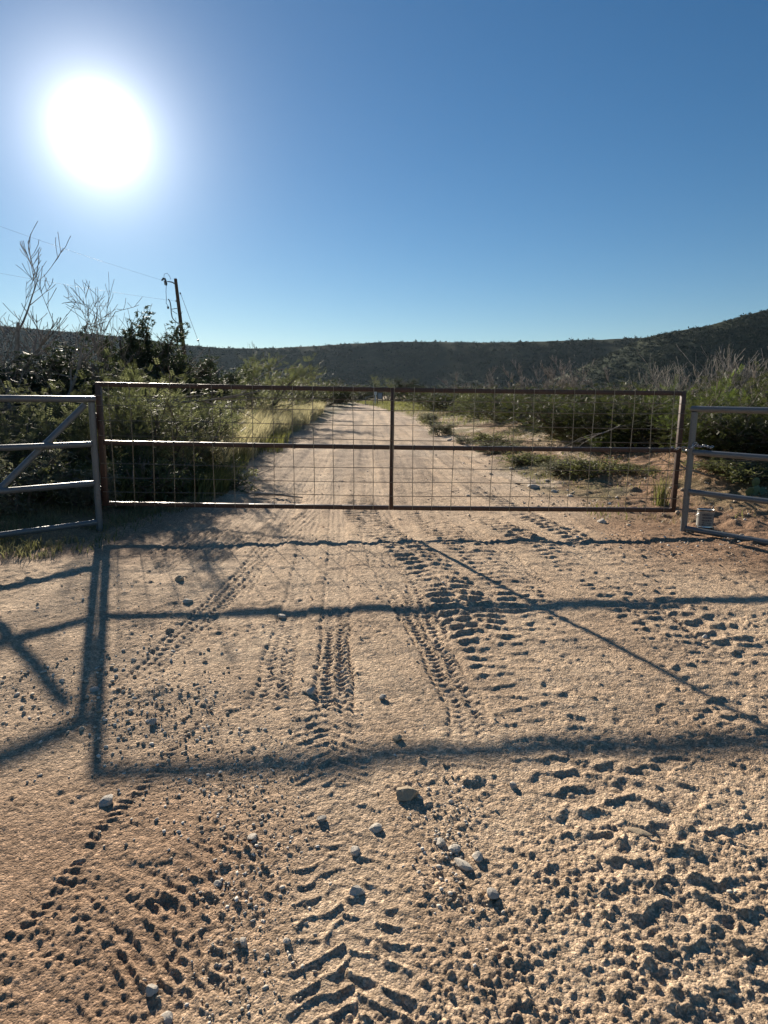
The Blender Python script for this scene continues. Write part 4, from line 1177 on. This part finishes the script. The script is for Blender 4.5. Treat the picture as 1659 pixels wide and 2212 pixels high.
pb(MB().tube([PT(363, 662), PT(363.3, 667)], .09, 8), 'arrester', M['darksteel'])
pb(MB().tube([PT(363.5, 645.8), PT(367, 651), PT(369, 661), PT(370, 675), PT(372, 686), PT(377, 693), PT(385.5, 699)], .045, 6), 'riser_cable', M['black'])
pb(MB().tube([PT(370, 668), PT(382.5, 666.2)], .03, 5), 'standoff', M['darksteel'])
pb(MB().tube([PT(371.5, 671), PT(383, 678.5)], .022, 5), 'standoff', M['darksteel'])
pb(MB().tube([PT(387, 704.5), PT(383, 707), PT(381.6, 712), PT(382.5, 730), PT(384.5, 760)], .085, 8), 'conduit', M['darksteel'])
pb(MB().tube([PT(379, 712.2), PT(388, 713.2)], .05, 6), 'standoff', M['darksteel'])
pb(MB().tube([PT(389, 632), PT(390, 635.5)], .06, 6), 'guy_clamp', M['darksteel'])
pb(MB().tube([PT(379.8, 650), PT(383, 650.8)], .09, 6), 'insulator', M['ceramic'])
gw = thing('guy_wire', at(434, 770, PY + 1), 'thin guy wire slanting down right from the power pole', 'wire')
a = PT(390, 634); b = at(434, 752, PY + 1); c = a + (b - a) * 1.35
mb = MB().tube([a, c], .016, 5); mb.tube([a.lerp(b, .84), a.lerp(b, .87)], .08, 6)
o = mb.build('wire', M['darksteel'], gw)
for v in o.data.vertices: v.co -= gw.location
for p0, p1, lab in (((349, 605), (-420, 330), 'upper power line running left from the pole top'), ((380, 650.3), (-420, 505), 'lower power line running left from the pole')):
    a = PT(*p0); b = at(p1[0], p1[1], 40.0)
    L = (b - a).length
    pts = [a.lerp(b, t) - Vector((0, 0, 4 * t * (1 - t) * L * .012)) for t in np.linspace(0, 1, 24)]
    w = link('power_line', None); w.location = a; tag(w, lab, 'power line', 'power lines')
    o = MB().tube(pts, .0065, 5).build('cable', M['black'], w)
    for v in o.data.vertices: v.co -= w.location

# ------------------------------------------------------------------ signs at the road end
M['signwhite'] = simple_mat('white_paint', (.72, .72, .70), (.80, .80, .78), 6, .5)
M['signblue'] = simple_mat('blue_grey_panel', (.13, .16, .21), (.18, .21, .26), 5, .6)
SY = 66.0
def sp_(u, v): return at(u, v, SY)
c = sp_(821, 866); zb = gz(c.x, SY)
sg = thing('notice_board', (c.x, SY, zb), 'blue grey notice board on dark posts at the road end', 'sign')
l, r_, t, b = sp_(815.3, 850).x - c.x, sp_(826.5, 850).x - c.x, sp_(821, 848).z - zb, sp_(821, 863).z - zb
MB().box((l + .02, -.03, b + .05), (r_ - .02, .02, t - .03), None, .006).build('panel', M['signblue'], sg)
MB().box((l - .03, -.05, -.2), (l + .05, .04, t + .05), None, .01).build('post', M['darksteel'], sg)
MB().box((r_ - .05, -.05, -.2), (r_ + .03, .04, t + .05), None, .01).build('post', M['darksteel'], sg)
for k in range(4):
    z = b + (t - b) * (.25 + .17 * k)
    MB().box((l + .08, -.036, z), (r_ - .08, -.031, z + .03)).build('printed_line', M['signwhite'], sg)
c = sp_(811, 866); zb = gz(c.x, SY)
sg = thing('white_sign', (c.x, SY, zb), 'small white square sign on a white post at the road end', 'sign')
t, b = sp_(811, 845).z - zb, sp_(811, 853).z - zb
w = (sp_(814, 850).x - sp_(808.5, 850).x) / 2
MB().box((-w, -.02, b), (w, .0, t), None, .005).build('panel', M['signwhite'], sg)
MB().box((-.055, .003, -.2), (.055, .08, b + .1), None, .01).build('post', M['signwhite'], sg)
MB().box((-w * .35, -.024, b + (t - b) * .42), (w * .35, -.0205, b + (t - b) * .55)).build('printed_mark', M['print'], sg)
rl_ = thing('boundary_rail', (sp_(797, 866).x, SY, gz(sp_(797, 866).x, SY)), 'pale low rail between posts left of the white sign', 'rail')
x1, z1 = sp_(809, 855).x - rl_.location.x, sp_(809, 855).z - rl_.location.z
x0, z0_ = sp_(789, 859).x - rl_.location.x, sp_(789, 859).z - rl_.location.z
MB().tube([(x0, 0, z0_), (x1, 0, z1)], .05, 8).build('rail', M['paledeadwood'], rl_)
for x, z in ((x0 + .05, z0_), (x1 - .05, z1)): MB().tube([(x, 0, -.2), (x, 0, z)], .045, 8).build('post', M['paledeadwood'], rl_)

# steel fence post in the grass
q = at(477, 905, 11.2); zb = gz(q.x, 11.2)
tp = thing('fence_post', (q.x, 11.2, zb), 'dark green steel fence post standing in the grass behind the gate', 'post')
M['tgreen'] = simple_mat('green_post_paint', (.02, .035, .025), (.045, .06, .045), 12, .6)
hh = at(477, 868, 11.2).z - zb
MB().box((-.022, -.004, -.3), (.022, .004, hh), None, .001).box((-.004, -.034, -.3), (.004, -.0045, hh)).build('shaft', M['tgreen'], tp)
MB().box((-.021, -.036, hh - .11), (.021, .006, hh + .001)).build('white_tip', M['greypaint'], tp)

# ------------------------------------------------------------------ prickly pear
M['cactus'] = simple_mat('cactus_pad', (.045, .085, .045), (.085, .135, .065), 16, .55, bump=.3, bscale=30)
M['cactuspale'] = simple_mat('pale_cactus_pad', (.30, .31, .10), (.45, .44, .18), 16, .6, bump=.3, bscale=30)
def pad_mesh(seed, mat):
    rr = np.random.default_rng(seed)
    bm = bmesh.new(); bmesh.ops.create_uvsphere(bm, u_segments=18, v_segments=12, radius=1.0)
    for v in bm.verts:
        z = v.co.z
        wdt = .80 * (1 - .28 * max(0, -z))
        v.co = Vector((v.co.x * wdt * .11, v.co.y * wdt * .11, (z + 1) * .115)) 
        v.co.x *= .13; v.co += Vector((.006 * math.sin(v.co.z * 20 + seed), 0, 0))
    me = bpy.data.meshes.new('pad'); bm.to_mesh(me); bm.free()
    me.polygons.foreach_set('use_smooth', np.ones(len(me.polygons), dtype=bool)); me.materials.append(mat)
    return me
def cactus(u, Y, label, pads):
    x = at(u, 861, Y).x
    o = thing('prickly_pear', (x, Y, gz(x, Y) - .02), label, 'cactus', 'prickly pears on the right')
    for i, (dx, dz, tilt, yaw, s, mt) in enumerate(pads):
        p = link('pad', pad_mesh(i, M[mt]), o)
        p.location = (dx, .03 * ((i * 7) % 3 - 1), dz); p.rotation_euler = (tilt, 0, yaw); p.scale = (s * .62,) * 3; p.location = (dx * .62, p.location.y * .62, dz * .62)
        p.rotation_mode = 'ZYX'
        p.rotation_euler = (tilt, .15, yaw)
cactus(1612, 8.6, 'prickly pear with two yellow pads behind the right fence', [(-.10, 0, .15, 1.4, 1.0, 'cactus'), (.06, 0, -.2, 1.75, 1.05, 'cactus'), (-.13, .20, .25, 1.6, .75, 'cactuspale'), (.03, .20, -.25, 1.5, .85, 'cactuspale'), (.2, .02, -.6, 1.7, .9, 'cactus')])
cactus(1650, 8.1, 'green prickly pear at the right picture edge behind the fence', [(-.12, 0, .3, 1.5, 1.0, 'cactus'), (.05, 0, -.15, 1.8, 1.1, 'cactus'), (.02, .20, .2, 1.4, .9, 'cactus'), (.2, .0, -.5, 1.6, 1.0, 'cactus')])

# ------------------------------------------------------------------ rubble and rocks beyond the gate
ROCKS = [(1165, 1050, 9.9, .15, 'greystone', 'largest dark grey rubble block beyond the gate, right of the tracks'), (1210, 1068, 9.4, .11, 'greystone', 'grey rubble block right of the largest rubble block'),
         (1128, 1040, 10.3, .09, 'greystone', 'grey rubble block left of the largest rubble block'), (1190, 1035, 10.6, .08, 'stone', 'pale rubble piece behind the largest rubble block'),
         (1245, 1084, 9.0, .09, 'stone', 'pale rock nearest the gate at the foot of the rubble'), (1225, 1000, 11.6, .08, 'stone', 'pale rock alone on the sand beyond the rubble'),
         (1010, 948, 17.0, .16, 'stone', 'pale flat rock at the right road edge, upper one'), (1040, 958, 16.0, .18, 'stone', 'pale flat rock at the right road edge, lower one'),
         (975, 935, 19.5, .16, 'stone', 'pale flat rock at the right road edge, farthest one'), (1112, 1003, 12.4, .08, 'stone', 'small white rock beside the dark low shrub beyond the gate'),
         (1520, 985, 9.2, .12, 'tanstone', 'tan clod of earth on the berm behind the right fence'), (1170, 935, 16.5, .12, 'stone', 'white rock on the verge in front of the thicket')]
for i, (u, v, Y, r, mt, lab) in enumerate(ROCKS):
    x = at(u, 861, Y).x; r *= .62
    o = link('rock', stone_mesh('rock', 300 + i, M[mt], 2, .42, 1.35)); o.scale = (r,) * 3
    o.location = (x, Y, gz(x, Y) + r * .3); o.rotation_euler = (.1, .1, i * 1.3)
    tag(o, lab, 'rock', 'rocks beyond the gate')
# fallen dead branches
for i, (u, Y, L, rz, lab) in enumerate([(1395, 12.0, 1.6, 2.7, 'pale arched dead branch in front of the thicket, right half of the gate'), (1290, 12.8, 1.3, .6, 'thin dead branch lying low in the thicket behind the gate'), (250, 10.2, 2.4, .25, 'long grey dead limb reaching right above the braced fence'), (1560, 8.8, 1.2, 2.2, 'grey dead branch on the berm behind the right fence'), (545, 8.9, .75, -.75, 'dark bent stick lying at the left edge of the drive')]):
    rr = random.Random(500 + i); segs, tips = [], []
    zb = {2: 1.15, 0: .45, 1: .3}.get(i, .04)
    d = Vector((math.cos(rz), -abs(math.sin(rz)) * .3, .12 if i != 4 else 0))
    grow(rr, Vector((0, 0, 0)), d, L, .028 if i in (2, 4) else .016, 0, 1, segs, tips, .22 if i != 4 else .06, .0, (3, 5) if i != 4 else (0, 1), .6, .45, .004)
    x = at(u, 861, Y).x
    o = link('dead_branch', wood_mesh('dead_branch', segs, M['paledeadwood' if i in (0, 1) else 'deadwood']))
    o.location = (x, Y, gz(x, Y) + zb)
    tag(o, lab, 'branch', 'fallen dead branches')
